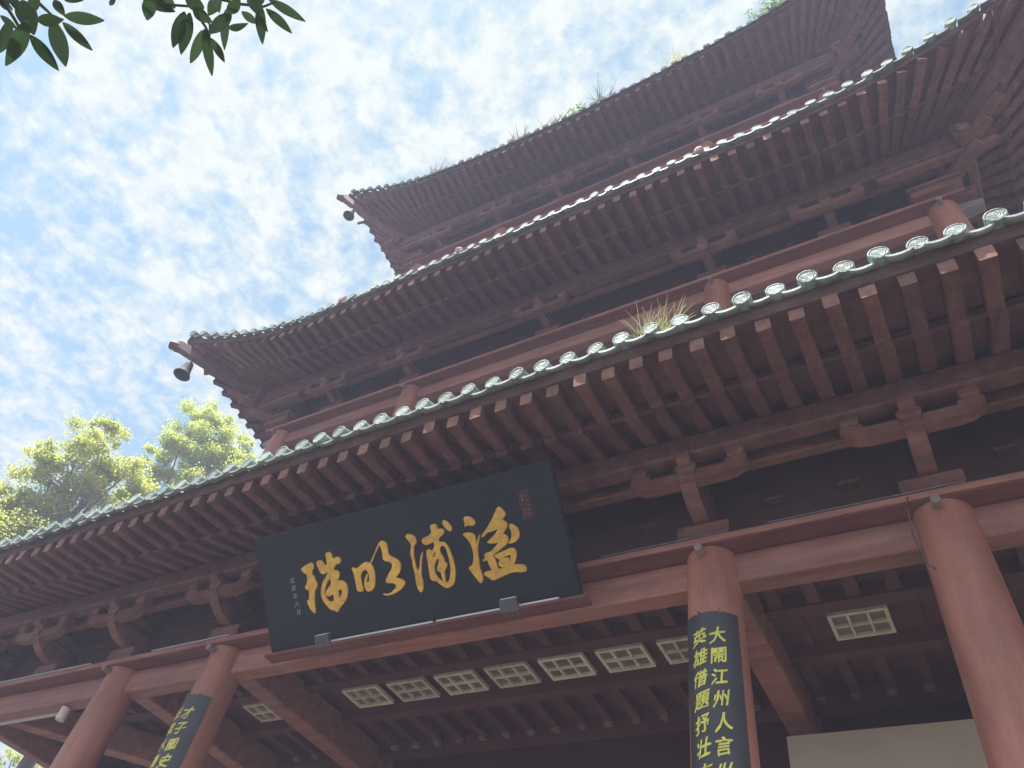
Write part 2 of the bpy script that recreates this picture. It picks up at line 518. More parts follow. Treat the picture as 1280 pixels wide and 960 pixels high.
def drip_tile(mb, ln=0.60):
    h = PITCH / 2 - 0.03
    n = 8
    top, bot = [], []
    for i in range(n + 1):
        x = -h + 2 * h * i / n
        s_ = 1 - (x / h) ** 2
        top.append((x, -0.052 - 0.022 * s_))
        bot.append((x, -0.064 - 0.036 * s_ ** 0.8))
    fr = [(x, 0.016, z) for x, z in top] + [(x, 0.016, z) for x, z in bot]
    bk = [(x, -0.006, z) for x, z in top] + [(x, -0.006, z) for x, z in bot]
    k = n + 1
    vs = fr + bk
    fs = []
    for i in range(n):
        fs.append((i, i + 1, k + i + 1, k + i))
        fs.append((2 * k + i, 3 * k + i, 3 * k + i + 1, 2 * k + i + 1))
        fs.append((i, 2 * k + i, 2 * k + i + 1, i + 1))
        fs.append((k + i, k + i + 1, 3 * k + i + 1, 3 * k + i))
    mb.add(vs, fs)
    # pan tile running up behind the lip
    p0 = [(x, -0.004, z) for x, z in top]
    p1 = [(x, -ln, z + ln / 3) for x, z in top]
    q0 = [(x, -0.004, z - 0.014) for x, z in top]
    q1 = [(x, -ln, z + ln / 3 - 0.014) for x, z in top]
    mb.add(p0 + p1 + q0 + q1, [(i, i + 1, k + i + 1, k + i) for i in range(n)] + [(2 * k + i, 3 * k + i, 3 * k + i + 1, 2 * k + i + 1) for i in range(n)])
mb = MB(); end_tile(mb); ME_END = mb.mesh('end_tile', [M['tile'], M['disc']], True)
mb = MB(); end_tile(mb, 16, True); ME_END_S = mb.mesh('end_tile', [M['tile'], M['disc']], True)
mb = MB(); drip_tile(mb, 0.12); ME_DRIP_S = mb.mesh('drip_tile', M['drip'], True)
mb = MB(); drip_tile(mb); ME_DRIP = mb.mesh('drip_tile', M['drip'], True)
ME_DRIP2 = ME_DRIP.copy(); ME_DRIP2.materials[0] = M['tile']
ME_DRIP2S = ME_DRIP_S.copy(); ME_DRIP2S.materials[0] = M['tile']
def rafter_proto(name, ln, wd, h):
    mb = MB()
    mb.beam((0, 0, 0), (0, -ln, 0), wd, h, 0.008)
    mb.mi[8] = 1 if name.startswith('flying') else 0
    return mb.mesh(name, [M['rafter'], M['bleached_lit_end']])
ME_FLY = rafter_proto('flying_rafter', 1.0, 0.112, 0.125)
ME_RAF = rafter_proto('rafter', 1.0, 0.118, 0.120)
def bar_matrix(p0, p1):
    """matrix that puts a prototype running along local -Y from p0 to p1"""
    p0 = Vector(p0); p1 = Vector(p1)
    d = p0 - p1
    ln = d.length
    ey = d.normalized()
    ex = ey.cross(Vector((0, 0, 1))).normalized()
    ez = ex.cross(ey)
    m = Matrix((ex, ey * ln, ez)).transposed().to_4x4()
    m.translation = p0
    return m
def put_mesh(dst, me_src, mtx, mi=0):
    k = len(dst.mi)
    dst.add([mtx @ v.co for v in me_src.vertices], [tuple(p.vertices) for p in me_src.polygons], mi)
    if me_src.name.startswith(('rafter', 'flying')):
        dst.mi[k:] = [p.material_index for p in me_src.polygons]

def make_roof(t, side, single):
    P, E, fan, H, U = eave_fn(t, side)
    # the soffit boards are the roof part itself
    mb = MB()
    us = []
    u = -U
    while u < U:
        us.append(u); u += 0.25
    us.append(U)
    vs_ = [1.53, 1.05]
    vin = [1.05, 0.6, 0.2, -0.15]
    for vl, zfun, add in ((vs_, zf, 0.127), (vin, zm, 0.122)):
        rowsv = [[E(fan(u, v), v, zfun(v) + add) for u in us] for v in vl]
        rowst = [[(x, y, z + 0.03) for x, y, z in r] for r in rowsv]
        k = len(us)
        for i in range(len(vl) - 1):
            mb.add(rowsv[i] + rowsv[i + 1], [(j, j + 1, k + j + 1, k + j) for j in range(k - 1)])
        mb.add(rowst[0] + rowst[-1], [(j, j + 1, k + j + 1, k + j) for j in range(k - 1)])
        mb.add(rowsv[0] + rowst[0], [(j, j + 1, k + j + 1, k + j) for j in range(k - 1)])
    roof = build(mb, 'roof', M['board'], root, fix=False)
    # fascia: closes the gap between rafter ends and tiles
    fb = MB()
    def strip(v0, v1, z0, z1):
        pr = [(v0, z0), (v1, z0), (v1, z1), (v0, z1)]
        prev = None
        for u in us:
            ring = [E(u, v, z) for v, z in pr]
            if prev:
                fb.prism(prev, ring, 0, caps=False)
            prev = ring
    strip(1.525, 1.568, zf(1.55) + 0.119, 5.145)
    fb2 = MB(); fb, fb_main = fb2, fb
    strip(1.02, 1.06, zm(1.05) + 0.112, zf(1.05) + 0.012)
    build(fb2, 'rafter_rail', M['rafter'], roof)
    fb = fb_main
    build(fb, 'fascia', M['fascia'], roof)
    # tiles, drips, rafters
    n0 = int(U / PITCH) + 2
    stuff_raf, stuff_end, stuff_drip, rows_mb = MB(), MB(), MB(), MB()
    for i in range(-n0, n0 + 1):
        u = i * PITCH + t['ph']
        if abs(u) < U - 0.02:
            m = frame_at(E, u + random.uniform(-0.007, 0.007), 1.62 + random.uniform(-0.014, 0.014), 5.215 + random.uniform(-0.006, 0.006)) @ Matrix.Rotation(random.uniform(-0.06, 0.06), 4, 'X') @ Matrix.Rotation(random.uniform(-0.07, 0.07), 4, 'Z') @ Matrix.Rotation(random.uniform(-3, 3) if False else random.uniform(-0.05, 0.05), 4, 'Y')
            me_ = ME_END_S if abs(u) > U - 0.66 else ME_END
            if single:
                link('end_tile', me_, roof, m)
            else:
                put_mesh(stuff_end, me_, m)
            # the row of cover tiles going up the slope
            vend = max(-t['zend'], abs(u) - H + 0.05)
            if vend < 1.0:
                prev = None
                for k in range(7):
                    v = 1.15 + (vend - 1.15) * k / 6
                    z = 5.215 + 0.32 * (1.62 - v) + 0.045 * max(0, 1.15 - v) ** 2
                    ring = [E(u + 0.072 * math.cos(a * math.pi / 5), v, z + 0.072 * math.sin(a * math.pi / 5)) for a in range(6)]
                    if prev:
                        rows_mb.add(prev + ring, [(j, j + 1, 6 + j + 1, 6 + j) for j in range(5)])
                    prev = ring
        ud = u + PITCH / 2
        if abs(ud) < U - 0.05:
            m = frame_at(E, ud + random.uniform(-0.004, 0.004), 1.62 + random.uniform(-0.012, 0.010), 5.215 + random.uniform(-0.008, 0.004)) @ Matrix.Rotation(random.uniform(-0.05, 0.05), 4, 'Y')
            me_ = (ME_DRIP2S if t['dz'] else ME_DRIP_S) if abs(ud) > U - 0.66 else (ME_DRIP2 if t['dz'] else ME_DRIP)
            if single:
                link('drip_tile', me_, roof, m)
            else:
                put_mesh(stuff_drip, me_, m)
        ur = u - 0.15 * (1 if side == 'f' else 0)
        if abs(ur) < U - 0.10:
            ur += random.uniform(-0.007, 0.007)
            p0 = E(ur + random.uniform(-0.006, 0.006), 1.55 + random.uniform(-0.018, 0.012), zf(1.55) + random.uniform(-0.006, 0.004)); p1 = E(fan(ur, 1.0), 1.0, zf(1.0))
            q0 = E(fan(ur, 1.06), 1.06, zm(1.06)); q1 = E(fan(ur, -0.12), -0.12, zm(-0.12))
            if single:
                link('flying_rafter', ME_FLY, roof, bar_matrix(p0, p1))
                link('rafter', ME_RAF, roof, bar_matrix(q0, q1))
            else:
                put_mesh(stuff_raf, ME_FLY, bar_matrix(p0, p1))
                put_mesh(stuff_raf, ME_RAF, bar_matrix(q0, q1))
    # pan surface under the rows
    k = len(us)
    prev = None
    for i in range(7):
        v = 1.30 + (-t['zend'] - 1.30) * i / 6
        z = 5.215 + 0.32 * (1.62 - v) + 0.045 * max(0, 1.15 - v) ** 2 - 0.035
        row = [E(max(-H - max(v, -9), min(H + max(v, -9), u)), v, z) for u in us]
        if prev:
            rows_mb.add(prev + row, [(j, j + 1, k + j + 1, k + j) for j in range(k - 1)])
        prev = row
    build(rows_mb, 'roof_tiles', M['old'], roof, kind='stuff', smooth=True, fix=False)
    if not single:
        build(stuff_raf, 'rafters', [M['rafter'], M['bleached_lit_end']], roof, kind='stuff')
        build(stuff_end, 'end_tiles', M['old'] if t['dz'] > 10 else M['tile'], roof, kind='stuff', smooth=True)
        build(stuff_drip, 'drip_tiles', M['old'] if t['dz'] > 10 else M['tile'], roof, kind='stuff', smooth=True)
    return roof

# ---- bracket sets in (u, v, z) around u = 0
def ext_u(mb, poly, u0, u1, fn):       # polygon in (v, z) extruded along u
    mb.prism([fn(u0, v, z) for v, z in poly], [fn(u1, v, z) for v, z in poly])
def ext_v(mb, poly, v0, v1, fn):       # polygon in (u, z) extruded along v
    mb.prism([fn(u, v0, z) for u, z in poly], [fn(u, v1, z) for u, z in poly])
def br_seat(mb, fn):
    mb.box(-0.22, 0.22, -0.22, 0.17, 4.285, 4.385, 0, fn)
    r0 = [(-0.185, -0.185), (0.185, -0.185), (0.185, 0.14), (-0.185, 0.14)]
    r1 = [(-0.217, -0.217), (0.217, -0.217), (0.217, 0.167), (-0.217, 0.167)]
    mb.prism([fn(u, v, 4.222) for u, v in r0], [fn(u, v, 4.283) for u, v in r1])
def br_proj(mb, fn, s=0.0):
    ext_u(mb, [(-0.1, 4.40), (0.20, 4.402), (0.34, 4.43), (0.44, 4.49), (0.51, 4.56 - s), (0.55, 4.60 - s), (0.55, 4.635 - s), (-0.1, 4.635 - s)], -0.066, 0.066, fn)
    ext_u(mb, [(-0.1, 4.716 - s), (0.40, 4.716 - s), (0.56, 4.70 - s), (0.63, 4.73 - s), (0.635, 4.79 - s), (-0.1, 4.793 - s)], -0.058, 0.058, fn)
def br_cross(mb, fn, s=0.0):
    pts = [(-0.50, 4.715), (-0.505, 4.67), (-0.475, 4.615), (-0.41, 4.575), (-0.31, 4.556), (0.31, 4.556), (0.41, 4.575), (0.475, 4.615), (0.505, 4.67), (0.50, 4.715),
           (0.335, 4.715), (0.325, 4.672), (-0.325, 4.672), (-0.335, 4.715)]
    ext_v(mb, [(u, z - s) for u, z in pts], 0.425, 0.525, fn)
def br_block(mb, fn, u, v, z, w_=0.105):
    mb.prism([fn(u - w_ * 0.8, v - w_ * 0.8, z), fn(u + w_ * 0.8, v - w_ * 0.8, z), fn(u + w_ * 0.8, v + w_ * 0.8, z), fn(u - w_ * 0.8, v + w_ * 0.8, z)],
             [fn(u - w_, v - w_, z + 0.035), fn(u + w_, v - w_, z + 0.035), fn(u + w_, v + w_, z + 0.035), fn(u - w_, v + w_, z + 0.035)])
    mb.prism([fn(u - w_, v - w_, z + 0.035), fn(u + w_, v - w_, z + 0.035), fn(u + w_, v + w_, z + 0.035), fn(u - w_, v + w_, z + 0.035)],
             [fn(u - w_, v - w_, z + 0.08), fn(u + w_, v - w_, z + 0.08), fn(u + w_, v + w_, z + 0.08), fn(u - w_, v + w_, z + 0.08)])
def br_slab(mb, fn, u):
    mb.box(u - 0.085, u + 0.085, -0.10, -0.02, 4.665, 4.69, 0, fn)
def br_wallarm(mb, fn):
    ext_v(mb, [(-0.66, 4.66), (-0.66, 4.64), (-0.58, 4.60), (-0.45, 4.58), (0.45, 4.58), (0.58, 4.60), (0.66, 4.64), (0.66, 4.66)], -0.105, -0.03, fn)
loc = lambda u, v, z: (u, -v, z)
def proto(fnb, name, *a):
    mb = MB(); fnb(mb, loc, *a)
    return mb.mesh(name, M['bracket'])
mb = MB(); br_wallarm(mb, loc); proto_dark = mb.mesh('wall_arm', M['dark'])
PB = {}
for s in (0.0, 0.15):
    PB[s] = dict(seat=proto(br_seat, 'bracket'), proj=proto(br_proj, 'projecting_arm', s), cross=proto(br_cross, 'cross_arm', s),
                 wall=proto_dark,
                 b0=proto(br_block, 'bearing_block', 0, 0.475, 4.634 - s, 0.088), bl=proto(br_block, 'bearing_block', -0.42, 0.475, 4.716 - s, 0.072),
                 br=proto(br_block, 'bearing_block', 0.42, 0.475, 4.716 - s, 0.072),
                 wl=proto(br_slab, 'bearing_block', -0.57), wr=proto(br_slab, 'bearing_block', 0.57))
ROT = {'f': 0.0, 'r': math.pi / 2, 'l': -math.pi / 2}
def make_bracket(t, side, u, single):
    P, H = side_fn(t, side)
    x, y, z = P(u, 0, 0)
    m = T(x, y, z) @ Matrix.Rotation(ROT[side], 4, 'Z')
    s = 0.0 if t['dz'] == 0 else 0.15
    pb = PB[s]
    if single:
        b = link('bracket', pb['seat'], root, m)
        link('projecting_arm', pb['proj'], b, m); link('cross_arm', pb['cross'], b, m)
        for k in ('b0', 'bl', 'br', 'wl', 'wr'):
            link('bearing_block', pb[k], b, m)
    else:
        key = ('join', s)
        if key not in PB:
            mb = MB()
            for k in ('seat', 'proj', 'cross', 'b0', 'bl', 'br', 'wl', 'wr'):
                put_mesh(mb, pb[k], Matrix.Identity(4))
            PB[key] = mb.mesh('bracket', M['bracket'])
        link('bracket', PB[key], root, m)

def run_box(t, side, u0, u1, v0, v1, z0, z1, name, m, c=0.0):
    P, H = side_fn(t, side)
    mb = MB()
    if c:
        mb.beam(P(u0, (v0 + v1) / 2, z0), P(u1, (v0 + v1) / 2, z0), v1 - v0, z1 - z0, c)
    else:
        mb.box(u0, u1, v0, v1, z0, z1, 0, P)
    return build(mb, name, m, root)

PR = []      # column positions
for ti, t in enumerate(TIERS):
    single_front = ti < 2
    for side in 'flrb':
        make_roof(t, side, single_front and side == 'f')
    # columns
    rc = (0.205, 0.19, 0.18)[ti]
    def column(x, y):
        mb = MB()
        if ti == 0:
            prof = [(0.245, 0.30), (0.243, 1.5), (0.232, 3.2), (rc + 0.012, 4.8), (rc, ZC + 4.158)]
        else:
            z1 = t['dz'] + ZC + 4.158
            prof = [(rc + 0.02, z1 - 2.6), (rc + 0.012, z1 - 1.0), (rc, z1)]
        mb.lathe(prof, 40)
        o = build(mb, 'column', M['column'], root, T(x, y, 0), smooth=True)
        return o
    yf = YC - t['hy'] + 0.05
    for s in (-1, 1):
        for cx in t['cols']:
            co = column(XC + s * cx, yf)
            # the peg through the column head
            pm = MB()
            zz_ = t['dz'] + ZC + 4.16 - (0.065 if ti == 0 else 0.08)
            pm.tube([(XC + s * cx - 0.02, yf - rc + 0.03, zz_), (XC + s * cx - 0.02, yf - rc - 0.10, zz_ - 0.012)], 0.034, 12)
            build(pm, 'peg', M['peg'], root)
    for s in (-1, 1):           # side columns
        for yy in ((-1.6, 1.6) if ti == 0 else (0.0,)):
            column(XC + s * (t['hx'] - 0.05), YC + yy)
        column(XC + s * t['hx'], YC + t['hy'] - 0.05)
    # lintels bay by bay on the front, whole on the sides
    P, H = side_fn(t, 'f')
    cs = sorted([-c for c in t['cols']] + list(t['cols']))
    for a, b in zip(cs[:-1], cs[1:]):
        run_box(t, 'f', a + 0.05, b - 0.05, -0.19, 0.0, 3.885, 4.158, 'lintel', M['red'], 0.012)
    for side in 'lr':
        run_box(t, side, -t['hy'] + 0.1, t['hy'], -0.19, 0.0, 3.885, 4.158, 'lintel', M['red'], 0.012)
    for side in 'flr':
        Hs = t['hx'] if side == 'f' else t['hy']
        P, _ = side_fn(t, side)
        ex = 0.30 if side == 'f' else 0.17
        run_box(t, side, -Hs - (ex if side == 'f' else -0.2), Hs + (ex if side == 'f' else 0), -0.21, 0.172, 4.160, 4.220 if side == 'f' else 4.217, 'ledge', M['shaded_deepred'], 0.004)
        if side == 'f':
            run_box(t, side, -Hs - ex, Hs + ex, 0.1725, 0.186, 4.172, 4.226, 'ledge_lit_front', M['red'], 0.003)  # added strip in lighter red: light on the ledge front as colour
        run_box(t, side, -Hs - 0.2, Hs + 0.2, 0.245, 0.345, 4.775 - (0 if ti == 0 else 0.12), 4.99, 'tie_beam', M['bracket'], 0.01)
        run_box(t, side, -Hs - t['pv'] - 0.12, Hs + t['pv'] + 0.12, t['pv'] - 0.16, t['pv'], t['pb'], zm(t['pv']) - 0.004, 'eave_purlin', M['rafter'], 0.014)
        if ti == 1 and side == 'f':
            pt = MB(); a_ = P(-Hs, 0.155, 4.236); b_ = P(Hs, 0.155, 4.236); pt.tube([a_, b_], 0.014, 6)
            build(pt, 'conduit', M['peg'], root)
        # dark infill behind the brackets
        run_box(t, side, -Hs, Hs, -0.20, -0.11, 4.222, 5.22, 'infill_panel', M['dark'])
        if side == 'f':
            for u in t['br']:
                for s in ((1, -1) if u else (1,)):
                    make_bracket(t, side, s * u, single_front)
        else:
            for k in range(-2, 3):
                u = k * (Hs - 0.2) / 2.6
                make_bracket(t, side, u, False)
    # corners: pad blocks, diagonal arms, hip beams with a curled nose
    for sx in (-1, 1):
        cxp, cyp = XC + sx * t['hx'], YC - t['hy'] + 0.05
        z0 = t['dz'] + ZC
        mb = MB()
        mb.box(cxp - 0.30, cxp + 0.30, cyp - 0.33, cyp + 0.2, z0 + 4.222, z0 + 4.36)
        mb.box(cxp - 0.33, cxp + 0.33, cyp - 0.37, cyp + 0.23, z0 + 4.362, z0 + 4.42)
        mb.box(cxp + sx * 0.02, cxp + sx * 0.42, cyp - 0.10, cyp + 0.34, z0 + 4.224, z0 + 4.33)
        mb.box(cxp + sx * 0.02, cxp + sx * 0.46, cyp - 0.13, cyp + 0.37, z0 + 4.332, z0 + 4.385)
        build(mb, 'corner_pad', M['bracket'], root)
        mb = MB()
        # carved lintel end passing the corner column
        mb.prism([(cxp + sx * 0.1, cyp - 0.07, z0 + z) for z in (3.95, 4.14)] + [(cxp + sx * 0.1, cyp + 0.11, z0 + z) for z in (4.14, 3.95)],
                 [(cxp + sx * 0.46, cyp - 0.05, z0 + z) for z in (4.02, 4.12)] + [(cxp + sx * 0.46, cyp + 0.09, z0 + z) for z in (4.12, 4.02)])
        build(mb, 'lintel_end', M['peg'], root)
        mb = MB()
        dv = Vector((sx, -1, 0))
        def D(r, z):
            return Vector((cxp, cyp, z0)) + dv * r + Vector((0, 0, z))
        mb.beam(D(-0.05, 4.42), D(0.62, 4.46), 0.15, 0.18, 0.012)
        mb.beam(D(-0.05, 4.62), D(0.80, 4.66), 0.14, 0.14, 0.012)
        mb.beam(D(-0.05, 4.77), D(1.00, 4.80), 0.13, 0.05, 0.01)
        # long arms along both faces at the corner
        mb.beam((cxp - sx * 0.62, cyp - 0.50, z0 + 4.55), (cxp + sx * 0.85, cyp - 0.50, z0 + 4.58), 0.13, 0.14, 0.012)
        mb.beam((cxp + sx * 0.50, cyp + 0.62, z0 + 4.553), (cxp + sx * 0.50, cyp - 0.85, z0 + 4.583), 0.128, 0.14, 0.012)
        build(mb, 'bracket', M['bracket'], root)
        hb = MB()
        PF, E, fan, Hh, U = eave_fn(t, 'f')
        pts = []
        for v in (-0.1, 0.3, 0.7, 1.1, 1.4, 1.6, 1.64, 1.68):
            zb = (zm(v) if v < 1.05 else zf(min(v, 1.6))) - 0.12 + (0.0 if v < 1.62 else (v - 1.6) * 0.1) - 0.07 * max(0.0, (v - 0.7) / 0.9)
            x, y, z = E(sx * (Hh + min(v, 1.6)), min(v, 1.6), zb)
            e = max(0.0, v - 1.6)
            pts.append(Vector((x + sx * e, y - e, z)))
        hts = [0.20, 0.20, 0.20, 0.20, 0.19, 0.19, 0.17, 0.12]
        sdv = Vector((1, sx, 0)).normalized() * 0.085
        prev = None
        for p, h in zip(pts, hts):
            ring = [p - sdv, p + sdv, p + sdv + Vector((0, 0, h)), p - sdv + Vector((0, 0, h))]
            if prev:
                hb.prism(prev, ring, 0, caps=False)
            else:
                hb.add(ring, [(0, 1, 2, 3)])
            prev = ring
        hb.add(prev, [(3, 2, 1, 0)])
        tip = pts[-1] + Vector((0, 0, 0.075))
        R_ = Matrix.Translation(tip) @ Matrix.Rotation(math.atan2(sx, 1) if False else (-sx * math.pi / 4), 4, 'Z') @ Matrix.Rotation(math.pi / 2, 4, 'Y')
        hb.lathe([(0.0, -0.10), (0.085, -0.10), (0.098, -0.06), (0.098, 0.06), (0.085, 0.10), (0.0, 0.10)], 14, 0, R_)
        build(hb, 'hip_beam', M['rafter'], root, smooth=True)
        # hip ridge of tiles on top
        rg = MB()
        pr = []
        for v in (1.15, 0.8, 0.4, 0.0, -t['zend'] * 0.5, -t['zend'] + 0.1):
            z = 5.215 + 0.32 * (1.62 - v) + 0.045 * max(0, 1.15 - v) ** 2 - 0.02
            pr.append(E(sx * (Hh + v), v, z))
        rg.tube(pr, 0.11, 8)
        build(rg, 'hip_ridge', M['tile'], root, smooth=True)
        if ti > 0 and sx < 0:
            PR.append((pts[4], ti))

# solid storeys behind the columns
def body(x0, x1, y0, y1, z0, z1, name, m):
    mb = MB(); mb.box(x0, x1, y0, y1, z0, z1)
    return build(mb, name, m, root)
t = TIERS[1]
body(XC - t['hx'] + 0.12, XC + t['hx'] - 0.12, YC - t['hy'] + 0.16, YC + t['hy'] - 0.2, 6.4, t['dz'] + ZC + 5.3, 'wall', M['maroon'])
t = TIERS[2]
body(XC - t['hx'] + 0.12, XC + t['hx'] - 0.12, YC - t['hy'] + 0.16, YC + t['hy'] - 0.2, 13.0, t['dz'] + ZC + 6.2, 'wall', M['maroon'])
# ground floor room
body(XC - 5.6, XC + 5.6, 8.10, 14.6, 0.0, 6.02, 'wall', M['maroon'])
fl = MB(); fl.box(XC - 8.4, XC + 8.4, 4.2, 16.2, 0.0, 0.30)
build(fl, 'floor', M['floor'], root)

# ---- verandah ceiling: boards, joists, battens
CZ = ZC + 4.50
mb = MB(); mb.box(XC - 7.3, XC + 7.3, 5.20, 15.2, CZ, CZ + 0.05)
ceil = build(mb, 'ceiling', M['ceil'], root)
mb = MB(); mb.box(0, 0.115, 0, 0.86, -0.135, -0.002); ME_J = mb.mesh('joist', M['ceil'])
mb = MB(); mb.box(0, 0.10, 0, 0.62, -0.135, -0.002); ME_J2 = mb.mesh('joist', M['ceil'])
mb = MB(); mb.box(0, 0.085, 0, 0.07, -0.165, -0.10); ME_JE = mb.mesh('joist_end', M['peg'])
mb = MB(); mb.box(0, 0.08, 0, 0.62, -0.05, -0.002); ME_JP = mb.mesh('batten', M['ceil'])
k0 = -21
for k in range(k0, 22):
    x = XC + k * 0.333 - 0.05
    if min(abs(XC + s * c - x - 0.05) for c in (2.76, 4.5) for s in (-1, 1)) < 0.2:
        continue
    link('joist', ME_J, ceil, T(x, 5.24, CZ))
    link('joist', ME_J2, ceil, T(x, 7.02, CZ))
    link('joist_end', ME_JE, ceil, T(x, 7.645, CZ))
    link('batten', ME_JP, ceil, T(x + 0.125, 6.255, CZ))
for y0, y1, d in ((6.10, 6.25, 0.16), (6.88, 7.015, 0.16), (7.72, 7.90, 0.20)):
    b = MB(); b.box(XC - 7.2, XC + 7.2, y0, y1, CZ - d, CZ - 0.001)
    build(b, 'batten', M['ceil'], ceil)
# beams from each column to the wall, and the corner diagonals
for s in (-1, 1):
    for c in (2.76, 4.5):
        b = MB(); b.beam((XC + s * c, 5.195, ZC + 4.03), (XC + s * c, 8.09, ZC + 4.03), 0.26, 0.40, 0.015)
        build(b, 'beam', M['red'], root)
    b = MB(); b.beam((XC + s * 7.60, 5.0, ZC + 4.03), (XC + s * 5.0, 7.75, ZC + 4.03), 0.22, 0.36, 0.015)
    build(b, 'beam', M['red'], root)
# ------------------------------------------------------------------ writing
def text_tris(body, size, off=0.0, shear=0.0):
    cu = bpy.data.curves.new('lettering', 'FONT')
    cu.body = body
    cu.size = size
    cu.offset = off
    cu.shear = shear
    cu.align_x = 'CENTER'
    cu.resolution_u = 3
    o = bpy.data.objects.new('lettering', cu)
    COL.objects.link(o)
    dg = bpy.context.evaluated_depsgraph_get()
    me = o.evaluated_get(dg).to_mesh()
    vs = [tuple(v.co) for v in me.vertices]
    fs = [tuple(p.vertices) for p in me.polygons]
    bpy.data.objects.remove(o)
    if not vs:
        return [], []
    x0 = min(v[0] for v in vs); x1 = max(v[0] for v in vs); y0 = min(v[1] for v in vs); y1 = max(v[1] for v in vs)
    return [(v[0] - (x0 + x1) / 2, v[1] - (y0 + y1) / 2) for v in vs], fs

# ---- the great name board, leaning out over the central bay
PO = Vector((-5.935, 4.72, ZC + 3.785))
PU = Vector((1, 0, 0)); PV = Vector((0, -0.80, 0.829)).normalized()
PN = PU.cross(PV).normalized()            # faces the court below
PWD, PHT = 3.385, 1.152
def pq(u, v, d=0.0):
    return PO + PU * u + PV * v + PN * d
nb = link('name_board', None, mtx=Matrix.Translation(PO))
tag(nb, 'large black name board with four gold calligraphy characters leaning out under the lowest eave', 'name board')
mb = MB(); mb.box(0, PWD, 0, PHT, -0.06, 0, 0, pq)
build(mb, 'board', M['plaque'], nb)
mb = MB()
for a, b, c_, d in ((-0.012, PWD + 0.012, -0.014, -0.001), (-0.012, PWD + 0.012, PHT + 0.001, PHT + 0.014), (-0.013, -0.001, 0.0, PHT), (PWD + 0.001, PWD + 0.013, 0.0, PHT)):
    mb.box(a, b, c_, d, -0.064, 0.004, 0, pq)
build(mb, 'frame', M['plaque'], nb)
